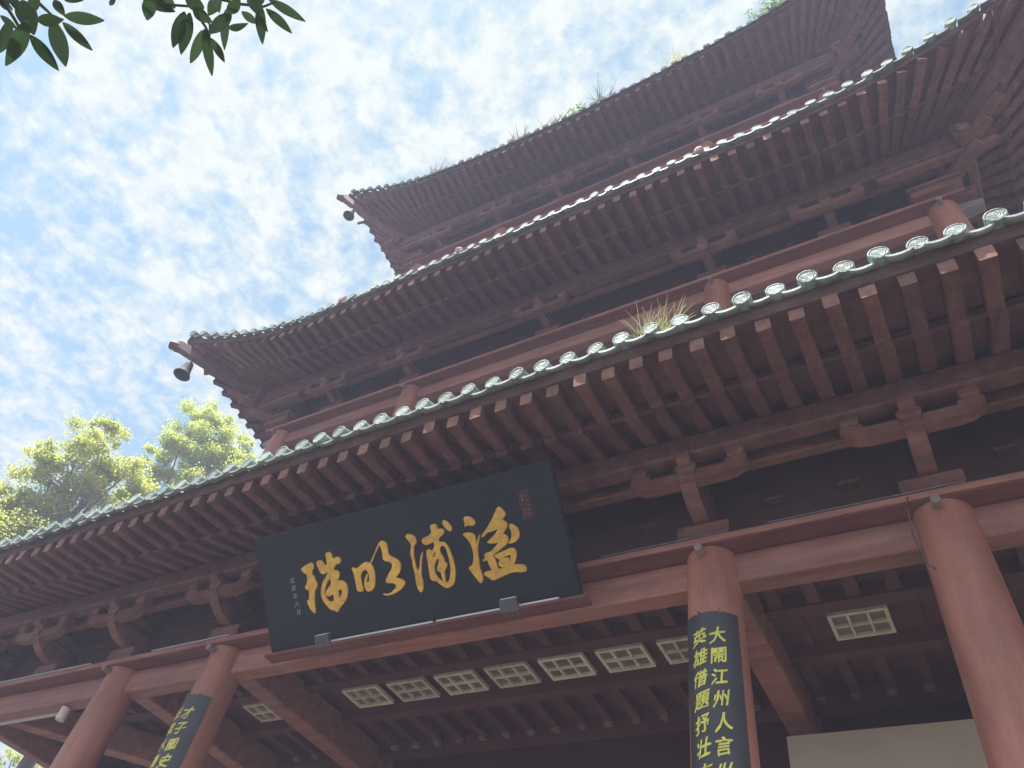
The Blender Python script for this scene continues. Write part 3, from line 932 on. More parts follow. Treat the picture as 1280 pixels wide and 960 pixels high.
GLYPH = [[[[[2.468,0.853],[2.483,0.866],[2.524,0.856],[2.556,0.83],[2.574,0.798],[2.558,0.778],[2.533,0.775],[2.479,0.791],[2.455,0.777],[2.47,0.801],[2.466,0.833]]],[[[2.422,0.723],[2.463,0.724],[2.504,0.716],[2.537,0.693],[2.544,0.665],[2.535,0.618],[2.54,0.601],[2.563,0.645],[2.589,0.684],[2.584,0.665],[2.554,0.606],[2.542,0.576],[2.531,0.514],[2.527,0.45],[2.522,0.403],[2.534,0.337],[2.529,0.297],[2.506,0.271],[2.482,0.298],[2.46,0.342],[2.433,0.387],[2.413,0.421],[2.43,0.432],[2.455,0.435],[2.479,0.475],[2.492,0.529],[2.492,0.586],[2.48,0.637],[2.453,0.683]]],[[[2.828,0.881],[2.855,0.859],[2.884,0.808],[2.874,0.79],[2.834,0.759],[2.863,0.743],[2.881,0.715],[2.867,0.688],[2.822,0.653],[2.821,0.643],[2.847,0.624],[2.86,0.593],[2.845,0.564],[2.802,0.537],[2.741,0.513],[2.689,0.491],[2.678,0.481],[2.688,0.452],[2.697,0.394],[2.698,0.358],[2.748,0.357],[2.821,0.359],[2.878,0.368],[2.954,0.35],[2.97,0.316],[2.958,0.295],[2.922,0.294],[2.854,0.31],[2.799,0.308],[2.713,0.292],[2.646,0.278],[2.618,0.28],[2.589,0.311],[2.553,0.337],[2.563,0.357],[2.601,0.36],[2.642,0.357],[2.631,0.387],[2.621,0.424],[2.615,0.454],[2.592,0.458],[2.576,0.45],[2.569,0.458],[2.602,0.476],[2.594,0.502],[2.611,0.514],[2.662,0.514],[2.7,0.537],[2.756,0.574],[2.763,0.582],[2.712,0.583],[2.663,0.593],[2.647,0.604],[2.684,0.621],[2.738,0.65],[2.777,0.686],[2.775,0.695],[2.739,0.69],[2.691,0.685],[2.674,0.691],[2.628,0.66],[2.604,0.659],[2.624,0.681],[2.682,0.726],[2.744,0.786],[2.796,0.848]]],[[[2.891,0.691],[2.91,0.712],[2.941,0.692],[2.969,0.658],[2.975,0.617],[2.958,0.581],[2.916,0.554],[2.878,0.55],[2.845,0.555],[2.875,0.574],[2.9,0.609],[2.905,0.648]]],[[[2.691,0.479],[2.716,0.486],[2.802,0.501],[2.869,0.512],[2.897,0.498],[2.908,0.469],[2.891,0.421],[2.861,0.371],[2.821,0.357],[2.767,0.359],[2.725,0.376],[2.714,0.407],[2.74,0.434],[2.724,0.445],[2.701,0.465]],[[2.766,0.449],[2.809,0.456],[2.851,0.46],[2.844,0.43],[2.827,0.401],[2.823,0.438],[2.787,0.439]],[[2.751,0.412],[2.768,0.403],[2.792,0.406],[2.785,0.395],[2.757,0.396]]]],[[[[1.822,0.821],[1.839,0.839],[1.889,0.828],[1.923,0.798],[1.928,0.755],[1.912,0.733],[1.894,0.728],[1.877,0.672],[1.869,0.623],[1.871,0.556],[1.876,0.5],[1.886,0.49],[1.916,0.531],[1.932,0.586],[1.964,0.647],[1.972,0.645],[1.946,0.575],[1.923,0.504],[1.911,0.448],[1.916,0.389],[1.904,0.325],[1.877,0.297],[1.849,0.335],[1.843,0.394],[1.85,0.468],[1.843,0.527],[1.849,0.602],[1.84,0.646],[1.85,0.686],[1.871,0.741],[1.846,0.78]]],[[[2.241,0.867],[2.261,0.884],[2.298,0.851],[2.325,0.808],[2.32,0.78],[2.299,0.772],[2.267,0.803],[2.246,0.841]]],[[[2.103,0.85],[2.118,0.868],[2.158,0.868],[2.177,0.851],[2.174,0.81],[2.201,0.817],[2.237,0.801],[2.24,0.776],[2.211,0.757],[2.172,0.74],[2.163,0.708],[2.172,0.698],[2.211,0.694],[2.243,0.663],[2.261,0.598],[2.275,0.513],[2.275,0.431],[2.252,0.346],[2.215,0.304],[2.163,0.29],[2.127,0.307],[2.087,0.343],[2.055,0.377],[2.035,0.375],[2.001,0.399],[2.004,0.456],[2.009,0.538],[2.011,0.621],[2.022,0.657],[2.052,0.657],[2.072,0.634],[2.11,0.668],[2.117,0.696],[2.107,0.719],[2.064,0.707],[2.023,0.704],[1.992,0.725],[1.989,0.755],[2.013,0.768],[2.081,0.779],[2.113,0.806]],[[2.168,0.661],[2.204,0.667],[2.227,0.637],[2.236,0.553],[2.238,0.479],[2.219,0.401],[2.192,0.348],[2.154,0.335],[2.155,0.38],[2.16,0.444],[2.198,0.478],[2.205,0.505],[2.178,0.515],[2.182,0.555],[2.159,0.601],[2.155,0.626]],[[2.098,0.555],[2.13,0.565],[2.126,0.528],[2.097,0.489],[2.089,0.457],[2.126,0.442],[2.127,0.385],[2.127,0.348],[2.088,0.387],[2.06,0.438],[2.062,0.495]],[[2.065,0.586],[2.105,0.628],[2.118,0.617],[2.078,0.575]]]],[[[[1.154,0.654],[1.163,0.659],[1.2,0.639],[1.233,0.646],[1.27,0.667],[1.321,0.68],[1.366,0.668],[1.388,0.642],[1.402,0.602],[1.405,0.545],[1.386,0.462],[1.357,0.423],[1.318,0.406],[1.284,0.414],[1.27,0.438],[1.266,0.482],[1.281,0.524],[1.315,0.568],[1.327,0.572],[1.312,0.537],[1.291,0.497],[1.309,0.487],[1.332,0.502],[1.342,0.544],[1.332,0.59],[1.31,0.616],[1.281,0.609],[1.247,0.583],[1.233,0.539],[1.234,0.488],[1.246,0.436],[1.226,0.422],[1.188,0.428],[1.171,0.443],[1.171,0.512],[1.169,0.594]]],[[[1.381,0.663],[1.391,0.679],[1.43,0.722],[1.479,0.782],[1.51,0.817],[1.53,0.832],[1.554,0.835],[1.582,0.821],[1.6,0.799],[1.598,0.759],[1.595,0.709],[1.611,0.681],[1.652,0.658],[1.691,0.629],[1.71,0.595],[1.702,0.547],[1.675,0.509],[1.625,0.478],[1.682,0.458],[1.714,0.434],[1.722,0.411],[1.686,0.378],[1.611,0.348],[1.562,0.338],[1.501,0.338],[1.465,0.349],[1.459,0.359],[1.503,0.348],[1.542,0.351],[1.585,0.371],[1.617,0.39],[1.622,0.414],[1.6,0.436],[1.541,0.444],[1.517,0.457],[1.522,0.481],[1.559,0.523],[1.607,0.564],[1.623,0.598],[1.607,0.629],[1.556,0.645],[1.527,0.669],[1.534,0.715],[1.534,0.765],[1.524,0.808],[1.506,0.796],[1.454,0.743],[1.41,0.688],[1.387,0.658]]]],[[[[0.537,0.758],[0.572,0.774],[0.633,0.789],[0.674,0.796],[0.698,0.777],[0.697,0.748],[0.671,0.719],[0.662,0.677],[0.687,0.658],[0.688,0.621],[0.707,0.596],[0.699,0.553],[0.665,0.53],[0.649,0.475],[0.634,0.405],[0.629,0.319],[0.616,0.314],[0.578,0.356],[0.556,0.41],[0.548,0.448],[0.579,0.45],[0.593,0.513],[0.595,0.546],[0.563,0.555],[0.551,0.579],[0.572,0.597],[0.594,0.63],[0.603,0.695],[0.573,0.711],[0.549,0.738]]],[[[0.738,0.78],[0.761,0.798],[0.803,0.794],[0.825,0.764],[0.837,0.732],[0.871,0.741],[0.873,0.791],[0.869,0.836],[0.883,0.855],[0.915,0.853],[0.942,0.826],[0.941,0.778],[0.991,0.792],[1.03,0.78],[1.037,0.749],[1.018,0.724],[0.971,0.726],[0.942,0.698],[0.932,0.675],[0.976,0.663],[0.998,0.637],[0.985,0.597],[0.954,0.566],[1.0,0.565],[1.042,0.543],[1.063,0.497],[1.054,0.435],[1.024,0.383],[0.98,0.348],[0.938,0.326],[0.895,0.28],[0.86,0.307],[0.82,0.317],[0.787,0.358],[0.751,0.407],[0.733,0.475],[0.749,0.53],[0.781,0.59],[0.839,0.637],[0.876,0.674],[0.846,0.669],[0.797,0.66],[0.769,0.686],[0.756,0.733]],[[0.877,0.616],[0.883,0.579],[0.871,0.545],[0.821,0.51],[0.796,0.486],[0.798,0.453],[0.824,0.442],[0.875,0.458],[0.888,0.434],[0.879,0.393],[0.84,0.385],[0.807,0.405],[0.784,0.452],[0.78,0.496],[0.807,0.556]],[[0.948,0.474],[0.974,0.487],[0.999,0.476],[0.986,0.439],[0.949,0.396],[0.946,0.424]]]]]
def smooth_ring(r):
    out = []
    n = len(r)
    for i in range(n):
        a, b = r[i], r[(i + 1) % n]
        out.append((a[0] * .78 + b[0] * .22, a[1] * .78 + b[1] * .22))
        out.append((a[0] * .22 + b[0] * .78, a[1] * .22 + b[1] * .78))
    return out
def glyph_mesh(strokes, d0, d1, bev):
    cu = bpy.data.curves.new('character', 'CURVE')
    cu.dimensions = '2D'
    cu.fill_mode = 'BOTH'
    cu.extrude = (d1 - d0) / 2
    cu.bevel_depth = bev
    cu.bevel_resolution = 1
    for st in strokes:
        for ring in st:
            r = smooth_ring(ring)
            sp = cu.splines.new('POLY')
            sp.points.add(len(r) - 1)
            for i, (x, y) in enumerate(r):
                sp.points[i].co = (x, y, 0, 1)
            sp.use_cyclic_u = True
    o = bpy.data.objects.new('character', cu)
    COL.objects.link(o)
    dg = bpy.context.evaluated_depsgraph_get()
    me = o.evaluated_get(dg).to_mesh()
    mb = MB()
    zm_ = (d0 + d1) / 2
    mb.add([pq(v.co.x, v.co.y, zm_ + v.co.z) for v in me.vertices], [tuple(p.vertices) for p in me.polygons])
    bpy.data.objects.remove(o)
    return mb
for g_ in GLYPH:
    rim = build(glyph_mesh(g_, 0.0005, 0.003, 0.006), 'character', M['goldrim'], nb, fix=False)
    build(glyph_mesh(g_, 0.006, 0.014, 0.002), 'gilding', M['gold'], rim, fix=False)
# the small date column and the seals
mb = MB()
for i, ch in enumerate('\u620a\u8fb0\u5e74\u516d\u6708'):
    vs, fs = text_tris(ch, 0.060, 0.0003, 0.15)
    mb.add([pq(0.392 + x + 0.004 * i, 0.672 - i * 0.079 + y, 0.002) for x, y in vs], fs)
build(mb, 'date_lettering', M['silver'], nb, fix=False)
mb = MB()
for j, v0 in enumerate((0.845, 0.722)):
    for a, b, c_, d in ((0, .098, 0, .008), (0, .098, .106, .114), (0, .008, .008, .106), (.09, .098, .008, .106), (.02, .045, .02, .095), (.055, .08, .06, .095), (.055, .08, .02, .05)):
        mb.box(3.037 + a, 3.037 + b, v0 + c_, v0 + d, 0.0005, 0.003, 0, pq)
build(mb, 'seal', M['seal'], nb)
mb = MB()
for u in (0.3, 3.05):       # back props that carry the board
    mb.beam(pq(u, 0.9, -0.064), Vector((PO.x + u, 4.58, ZC + 4.80)), 0.05, 0.05, 0.005)
    mb.beam(pq(u, 0.02, -0.064), Vector((PO.x + u, 5.0, ZC + 3.90)), 0.05, 0.05, 0.005)
build(mb, 'prop', M['metal'], nb)
# shelf, light strip and floodlights along its foot
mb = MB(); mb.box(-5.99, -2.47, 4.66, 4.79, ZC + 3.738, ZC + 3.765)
sh = build(mb, 'board_shelf', M['shaded_deepred'], root)
ls = MB(); ls.tube([(-5.3, 4.672, ZC + 3.780), (-3.98, 4.672, ZC + 3.780)], 0.011, 8); ls.tube([(-3.94, 4.672, ZC + 3.780), (-2.72, 4.672, ZC + 3.780)], 0.011, 8)
tag(build(ls, 'light_tube', M['white'], smooth=True), 'thin white light tube lying along the foot of the black name board', 'light tube')
for u, lb in ((0.70, 'small grey floodlight at the left foot of the black name board below the date'), (2.755, 'small grey floodlight at the right foot of the black name board below the first character')):
    fo = link('floodlight', None, mtx=Matrix.Translation(pq(u, 0.0, 0.05)))
    tag(fo, lb, 'floodlight', 'floodlights at the foot of the name board')
    mb = MB(); mb.box(u - 0.085, u + 0.085, -0.005, 0.105, 0.02, 0.075, 0, pq)
    hs = build(mb, 'housing', M['metal'], fo)
    mb = MB(); mb.box(u - 0.072, u + 0.072, 0.106, 0.112, 0.026, 0.068, 0, pq)
    build(mb, 'lens', M['white'], hs)
    mb = MB(); mb.tube([pq(u - 0.06, 0.01, 0.05), pq(u - 0.06, -0.04, 0.03)], 0.01, 6); mb.tube([pq(u + 0.06, 0.01, 0.05), pq(u + 0.06, -0.04, 0.03)], 0.01, 6)
    build(mb, 'yoke', M['metal'], fo)

# ---- couplet boards wrapped round two columns
def couplet(cx, cy, right, left, z0, zp, top, label):
    r = 0.232
    o = link('couplet_board', None, mtx=T(cx, cy, 0))
    tag(o, label, 'couplet board', 'couplet boards on the front columns')
    mb = MB()
    n = 20
    a0, a1 = math.radians(-50), math.radians(60)
    def cp(a, z, rr):
        return (cx + rr * math.sin(a), cy - rr * math.cos(a), z)
    zb = 1.4
    nz_ = 8
    for rr in (r,):
        grid = []
        for i in range(n + 1):
            a = a0 + (a1 - a0) * i / n
            grid.append([cp(a, zb + (top - zb) * k / nz_, rr) for k in range(nz_ + 1)])
        for i in range(n):
            mb.add(grid[i] + grid[i + 1], [(k, nz_ + 1 + k, nz_ + 2 + k, k + 1) for k in range(nz_)])
        ins = [[cp(a0 + (a1 - a0) * i / n, z, r - 0.028) for z in (zb, top)] for i in range(n + 1)]
        for i in range(n):
            mb.add([grid[i][-1], grid[i + 1][-1], ins[i + 1][1], ins[i][1]], [(0, 1, 2, 3)])
        for i, q in ((0, ins[0]), (n, ins[n])):
            mb.add([grid[i][0], grid[i][-1], q[1], q[0]], [(0, 1, 2, 3)])
    build(mb, 'board', M['couplet'], o, smooth=True)
    for ang, chars in ((16.5, right), (-17.5, left)):
        for i, ch in enumerate(chars):
            vs, fs = text_tris(ch, 0.128, 0.0004 if True or ch in '\u9b27\u984c\u5716\u82f1\u96c4\u58ef\u501f\u98a8\u6e05' else 0.0028, random.uniform(0.02, 0.2))
            if not vs:
                continue
            zc = z0 - i * zp
            k = random.uniform(0.94, 1.06)
            dx = random.uniform(-0.004, 0.004)
            ph = random.uniform(0, 6); ro = random.uniform(-0.07, 0.04)
            vs = [(x + ro * y + 0.0032 * math.sin(y * 70 + ph) + 0.002 * math.sin(x * 110 + ph), y - ro * x + 0.10 * x + 0.0030 * math.sin(x * 80 + 2 * ph)) for x, y in vs]
            mb = MB()
            for q, (ox, oy) in enumerate(((0, 0), (0.0045, 0.002), (0.002, -0.0035))):     # a loaded brush: strokes laid over each other
                mb.add([cp(math.radians(ang) + (x * 0.92 * k + dx + ox) / r, zc + y * k + x * 0.07 + oy, r + 0.004 + q * 0.0006) for x, y in vs], fs)
            build(mb, 'character', M['yellow'], o, fix=False)
    mb = MB()
    for a in (-0.3, 0.42):
        mb.tube([cp(a, top + 0.02, r - 0.03), cp(a, top + 0.02, r + 0.004), cp(a, top - 0.03, r + 0.006)], 0.006, 6)
    build(mb, 'hook', M['peg'], o)
couplet(-1.53, 5.05, '\u5927\u9b27\u6c5f\u5dde\u4eba\u8a00\u58ef', '\u82f1\u96c4\u501f\u984c\u6292\u58ee\u5fd7', ZC + 3.318, 0.163, ZC + 3.52,
        'dark grey curved couplet board with yellow writing on the column right of the name board')
couplet(-7.05, 5.05, '\u624d\u5b50\u5716\u53f2\u5343\u79cb\u5728', '\u7530\u98a8\u6c34\u6e05\u5149\u6708\u660e', ZC + 3.36, 0.163, ZC + 3.56,
        'dark grey curved couplet board with yellow writing on the column left of the name board')

# ---- ceiling lights
def ceiling_light(x, label):
    o = link('ceiling_light', None, mtx=T(x, 6.37, ZC + 4.39))
    tag(o, label, 'ceiling light', 'square lattice ceiling lights under the verandah')
    wd, dp = 0.515, 0.395
    m = T(x, 6.37, ZC + 4.39)
    mb = MB()
    for a, b, c_, d in ((-wd / 2, wd / 2, 0, 0.032), (-wd / 2, wd / 2, dp - 0.032, dp), (-wd / 2, -wd / 2 + 0.032, 0.032, dp - 0.032), (wd / 2 - 0.032, wd / 2, 0.032, dp - 0.032)):
        mb.box(a, b, c_, d, 0, 0.045)
    build(mb, 'frame', M['cream'], o, m)
    mb = MB()
    for k in (1, 2):
        xx = -wd / 2 + wd * k / 3
        mb.box(xx - 0.011, xx + 0.011, 0.033, dp - 0.033, -0.004, 0.03)
        mb.box(xx - 0.011, xx + 0.011, -0.012, -0.001, -0.008, 0.05)
    mb.box(-wd / 2 + 0.033, wd / 2 - 0.033, dp / 2 - 0.011, dp / 2 + 0.011, -0.001, 0.028)
    build(mb, 'lattice', M['cream'], o, m)
    mb = MB(); mb.box(-wd / 2 + 0.033, wd / 2 - 0.033, 0.033, dp - 0.033, 0.03, 0.044)
    build(mb, 'diffuser', M['diffuser'], o, m)
ords = ['leftmost', 'second', 'third', 'fourth', 'fifth', 'sixth', 'seventh']
for i in range(7):
    x = XC + (i - 3) * 0.666
    if i == 0:
        lb = 'cream lattice ceiling light at the left end of the row under the name board'
    elif i == 6:
        lb = 'cream lattice ceiling light partly hidden by the couplet column right of the name board'
    else:
        lb = '%s from the left of the row of cream lattice ceiling lights under the name board' % ords[i]
    ceiling_light(x, lb)
ceiling_light(XC - 3.63, 'lone cream lattice ceiling light in the narrow bay left of the couplet column')
ceiling_light(XC + 3.63, 'lone cream lattice ceiling light in the narrow bay near the right hand column')

# ---- pipes, strips, wires, small lamp, cream board
def pipe(pts, r, name, m, lb, cat, n=8):
    mb = MB(); mb.tube(pts, r, n)
    return tag(build(mb, name, m, smooth=True), lb, cat)
zt = ZC + 4.221
pipe([(-11.9, 4.85, zt + 0.018), (-6.05, 4.85, zt + 0.018)], 0.017, 'conduit', M['conduit'], 'thin grey conduit lying on the ledge left of the name board', 'pipe')
pipe([(-2.45, 4.85, zt + 0.018), (3.3, 4.85, zt + 0.018)], 0.017, 'conduit', M['conduit'], 'thin grey conduit lying on the ledge right of the name board', 'pipe')
for x0, x1, lb in ((-8.2, -6.95, 'thin white light strip on the ledge just left of the couplet column'), (-11.7, -9.3, 'thin white light strip on the ledge at the far left end'),
                   (-2.45, -1.62, 'thin pale light strip on the ledge between name board and right couplet column'), (-1.0, 0.30, 'thin pale light strip on the ledge reaching the right hand column')):
    mb = MB(); mb.box(x0, x1, 4.83, 4.85, zt + 0.034, zt + 0.044)
    tag(build(mb, 'light_strip', M['white'] if x0 < -6 else M['peg']), lb, 'light strip', 'light strips on the lowest ledge')
mb = MB(); mb.box(-11.6, -9.9, 5.16, 5.19, ZC + 3.855, ZC + 3.884)
tag(build(mb, 'light_strip', M['white']), 'white light strip under the back of the lintel at the far left', 'light strip')
mb = MB(); mb.tube([(0.02, 4.81, ZC + 4.20), (0.0, 4.82, ZC + 4.10), (-0.02, 4.93, ZC + 3.98), (-0.01, 4.96, ZC + 3.88), (0.02, 4.97, ZC + 3.70), (0.05, 4.90, ZC + 3.62)], 0.006, 6)
tag(build(mb, 'wire', M['conduit'], smooth=True), 'thin loose wire hanging beside the head of the right hand column', 'wire')
lo = link('can_lamp', None, mtx=T(-9.72, 5.02, ZC + 3.70))
tag(lo, 'small white can lamp under the lintel left of the leftmost column', 'lamp')
mb = MB(); mb.lathe([(0.0, 0.0), (0.055, 0.0), (0.06, 0.02), (0.06, 0.15), (0.0, 0.15)], 16)
build(mb, 'housing', M['cream'], lo, T(-9.72, 5.10, ZC + 3.72), smooth=True)
mb = MB(); mb.lathe([(0.0, 0.15), (0.015, 0.15), (0.015, 0.166), (0.0, 0.166)], 8)
build(mb, 'stem', M['metal'], lo, T(-9.72, 5.10, ZC + 3.72))
bo = link('notice_board', None, mtx=T(-0.6, 7.2, 0.3))
tag(bo, 'plain cream notice board standing inside the verandah behind the right hand column', 'notice board')
mb = MB(); mb.box(-1.585, 0.55, 7.20, 7.26, ZC + 1.3, ZC + 3.765)
build(mb, 'panel', M['sign'], bo)
mb = MB()
for x in (-1.45, 0.42):
    mb.box(x - 0.03, x + 0.03, 7.262, 7.32, 0.30, ZC + 3.6)
build(mb, 'post', M['metal'], bo)

# ---- wind bells under the left corners
def bell(p, s, lb):
    o = link('wind_bell', None, mtx=Matrix.Translation(p))
    tag(o, lb, 'bell', 'wind bells at the roof corners')
    m = Matrix.Translation(p) @ Matrix.Scale(s, 4)
    mb = MB()
    mb.lathe([(0.0, -0.10), (0.05, -0.10), (0.085, -0.13), (0.105, -0.22), (0.125, -0.36), (0.165, -0.50), (0.20, -0.545), (0.19, -0.545), (0.15, -0.49), (0.11, -0.36), (0.09, -0.22), (0.07, -0.15), (0.0, -0.13)], 24)
    build(mb, 'bell_body', M['bell'], o, m, smooth=True)
    mb = MB(); mb.tube([(0, 0, 0.03), (0, 0, -0.11)], 0.012, 8)
    build(mb, 'hanger', M['bell'], o, m)
    mb = MB(); mb.tube([(0, 0, -0.13), (0, 0, -0.42)], 0.01, 6); mb.lathe([(0, -0.42), (0.035, -0.44), (0.035, -0.48), (0, -0.50)], 10)
    build(mb, 'clapper', M['bell'], o, m)
for p, ti in PR:
    q = p + Vector((-0.02, -0.02, -0.02))
    bell(q, 0.85 if ti == 1 else 0.8, 'dark bronze wind bell hanging from the left corner of the middle roof' if ti == 1 else 'dark bronze wind bell hanging from the left corner of the top roof')
# ---- weeds and grass growing out of the eaves, and the pink mortar lumps
def tuft(x, y, z, n, h, spread, m, name, lb, cat, group=None, leafy=False, seed=0, wk=1.0):
    rg = random.Random(seed)
    mb = MB()
    for i in range(n):
        a = rg.uniform(0, 2 * math.pi)
        b0 = Vector((x + rg.uniform(-1, 1) * spread * 0.35, y + rg.uniform(-0.3, 0.3) * spread * 0.3, z))
        ln = h * rg.uniform(0.45, 1.0)
        lean = rg.uniform(0.1, 0.9)
        d = Vector((math.cos(a) * lean, math.sin(a) * lean * 0.8, 1)).normalized()
        droop = rg.uniform(0.0, 0.7) * ln
        wv = Vector((-math.sin(a), math.cos(a), 0)) * rg.uniform(0.003, 0.0055) * wk
        prev = None
        for k in range(5):
            s = k / 4
            p = b0 + d * ln * s + Vector((math.cos(a) * 0.25, math.sin(a) * 0.25, -1)) * droop * s * s * 0.5
            ww = wv * (1 - s * 0.85)
            if prev:
                mb.add([prev[0], prev[1], p + ww, p - ww], [(0, 1, 2, 3)])
                if leafy and k > 1:
                    for _ in range(2):
                        q = p + Vector((rg.uniform(-1, 1), rg.uniform(-1, 1), rg.uniform(-0.5, 1))) * 0.09
                        e1 = Vector((rg.uniform(-1, 1), rg.uniform(-1, 1), rg.uniform(-1, 1))).normalized() * 0.045
                        e2 = e1.cross(Vector((rg.uniform(-1, 1), rg.uniform(-1, 1), 1))).normalized() * 0.022
                        mb.add([q - e1, q - e2, q + e1, q + e2], [(0, 1, 2, 3)])
            prev = (p - ww, p + ww)
    return tag(build(mb, name, m, fix=False), lb, cat, group)
def eave_pt(ti, X, dv=0.0, dz_=0.0):
    t = TIERS[ti]
    P, E, fan, H, U = eave_fn(t, 'f')
    return E(X - XC, 1.55 - dv, 5.25 + dz_)
x, y, z = eave_pt(0, -1.40)
tuft(x, y, z - 0.06, 170, 0.42, 0.46, M['straw'], 'grass_tuft', 'dry yellow grass tuft growing between the end tiles of the lowest eave', 'grass tuft', seed=3)
tuft(x + 0.06, y + 0.02, z - 0.06, 26, 0.26, 0.2, M['green'], 'grass_tuft', 'fresh green blades in the middle of the dry grass on the lowest eave', 'grass tuft', seed=5)
G3 = 'weeds growing along the edge of the top roof'
for X, n, h, m, lb, leafy in (
        (-8.45, 26, 0.55, 'weed', 'sparse dead weed on the top roof edge, nearest the left corner', False),
        (-5.85, 34, 0.60, 'weed', 'bushy dead weed on the top roof edge, second from the left corner', False),
        (-4.90, 24, 0.42, 'weed', 'low dead weed on the top roof edge just left of the leafy green one', False),
        (-4.30, 10, 0.36, 'green', 'leafy green weed among the dead ones on the top roof edge', True),
        (-3.55, 26, 0.85, 'weed', 'tall bare twiggy weed on the top roof edge right of the leafy green one', False),
        (-1.70, 40, 0.80, 'straw', 'pale straw coloured weed on the top roof edge, near the top of the picture', False),
        (0.45, 26, 0.60, 'green', 'leafy green bush on the top roof edge, highest up in the picture', True)):
    x, y, z = eave_pt(2, X)
    tuft(x, y, z + 0.02, int(n * 1.5), h * 1.15, 0.6, M[m], 'roof_weed', lb, 'weed', G3, leafy, seed=int(abs(X) * 100), wk=2.2)
for X in (-5.35, -1.18, -7.85):
    x, y, z = eave_pt(1, X, -0.06)
    mb = MB()
    rg = random.Random(int(abs(X) * 100))
    rings = []
    for j, zz_ in enumerate((-0.06, 0.0, 0.06, 0.11, 0.14)):
        r = (0.055, 0.075, 0.07, 0.05, 0.015)[j]
        rings.append([(x + r * math.cos(a * math.pi / 5) * rg.uniform(0.8, 1.2), y + r * math.sin(a * math.pi / 5) * rg.uniform(0.8, 1.2), z + zz_ + rg.uniform(-0.01, 0.01)) for a in range(10)])
    for a, b in zip(rings[:-1], rings[1:]):
        mb.prism(a, b, 0, caps=False)
    mb.add(rings[-1], [tuple(range(10))])
    mb.add(rings[0], [tuple(range(10))[::-1]])
    build(mb, 'mortar_lump', M['mortar'], root)

# ---- trees
def tree(name, lb, clumps, trunk_xy, zbase, crown_m, seed, leaf=0.105, dens=1500, limbs=8):
    rg = random.Random(seed)
    tx, ty = trunk_xy
    o = link(name, None, mtx=T(tx, ty, 0))
    tag(o, lb, 'tree', 'trees beyond the left end of the pavilion')
    top = max(c[2] for c in clumps)
    mb = MB()
    pts = [Vector((tx + 0.25 * math.sin(k * 1.3 + seed), ty + 0.2 * math.cos(k * 1.7), (top - 1.0) * k / 7)) for k in range(8)]
    mb.tube(pts, 0.32, 10, r1=0.05)
    tr = build(mb, 'trunk', M['bark'], o, smooth=True)
    for c in clumps[::max(1, len(clumps) // limbs)]:
        k = max(1, min(6, int((c[2] - 2.5) / (top - 1) * 7)))
        a = pts[k]
        b = Vector(c[:3])
        mid = a.lerp(b, 0.55) + Vector((0, 0, -0.35))
        lm_ = MB(); lm_.tube([a, mid, b], 0.075, 7, r1=0.02)
        build(lm_, 'limb', M['bark'], tr, smooth=True)
    mb = MB()
    vs, fs = [], []
    for cx, cy, cz, cr in clumps:
        # each clump is a loose cloud of small leaf sprays
        nsub = int(9 + cr * 7)
        subs = []
        for _ in range(nsub):
            d = Vector((rg.gauss(0, 1), rg.gauss(0, 1), rg.gauss(0, 0.85))).normalized()
            rr = cr * (rg.random() ** 0.45)
            subs.append((Vector((cx, cy, cz)) + d * rr, cr * rg.uniform(0.16, 0.34)))
        for c, r in subs:
            for _ in range(int(dens * r * r * 2.2) + 6):
                d = Vector((rg.gauss(0, 1), rg.gauss(0, 1), rg.gauss(0, 0.7)))
                p = c + d * r * 0.55
                ax = Vector((rg.gauss(0, 1), rg.gauss(0, 1), rg.gauss(0, 0.6))).normalized()
                nn = Vector((rg.gauss(0, 0.6), rg.gauss(0, 0.6), 1)).normalized()
                sx_ = ax.cross(nn).normalized() * leaf * rg.uniform(0.22, 0.36)
                ax = ax * leaf * rg.uniform(0.6, 1.1)
                i = len(vs)
                vs += [p - ax * 0.5, p + sx_, p + ax * 0.5, p - sx_]
                fs.append((i, i + 1, i + 2, i + 3))
    me = bpy.data.meshes.new('crown')
    me.from_pydata([tuple(v) for v in vs], [], fs)
    me.materials.append(crown_m)
    link('crown', me, o)
    return len(fs)
T1C = [[-22.78, 7.57, 15.43, 1.19], [-22.7, 7.78, 15.99, 0.9], [-22.81, 7.47, 14.1, 1.1], [-22.76, 7.61, 12.9, 1.28], [-22.56, 8.19, 13.33, 1.29], [-22.78, 7.55, 12.24, 1.27], [-22.26, 8.97, 15.3, 1.04], [-21.98, 9.64, 15.27, 0.74], [-22.44, 8.52, 14.94, 1.03], [-22.95, 7.02, 14.61, 0.73], [-22.96, 7.0, 12.91, 0.71], [-21.95, 9.69, 12.81, 0.85], [-22.43, 8.55, 11.75, 1.67], [-21.76, 10.13, 14.07, 1.16], [-22.76, 7.63, 11.41, 1.39], [-22.79, 7.54, 12.08, 0.98], [-23.04, 6.74, 12.24, 0.84]]
T2C = [[-24.47, 11.41, 21.71, 1.01], [-24.36, 11.65, 20.67, 1.24], [-24.61, 11.11, 19.76, 0.98], [-24.78, 10.73, 19.22, 0.69], [-24.27, 11.84, 19.21, 1.38], [-23.87, 12.62, 20.27, 1.23], [-23.73, 12.88, 21.19, 0.79], [-24.52, 11.31, 18.36, 0.85], [-23.66, 13.01, 18.98, 1.38], [-24.05, 12.26, 17.61, 1.51], [-23.41, 13.46, 19.75, 1.05], [-24.38, 11.61, 17.13, 1.0]]
TFC = [[-35.78, 17.88, 11.49, 0.52], [-35.43, 18.57, 11.62, 0.43], [-35.0, 19.37, 11.29, 0.65], [-35.71, 18.03, 10.73, 0.86], [-35.32, 18.78, 10.72, 0.86]]
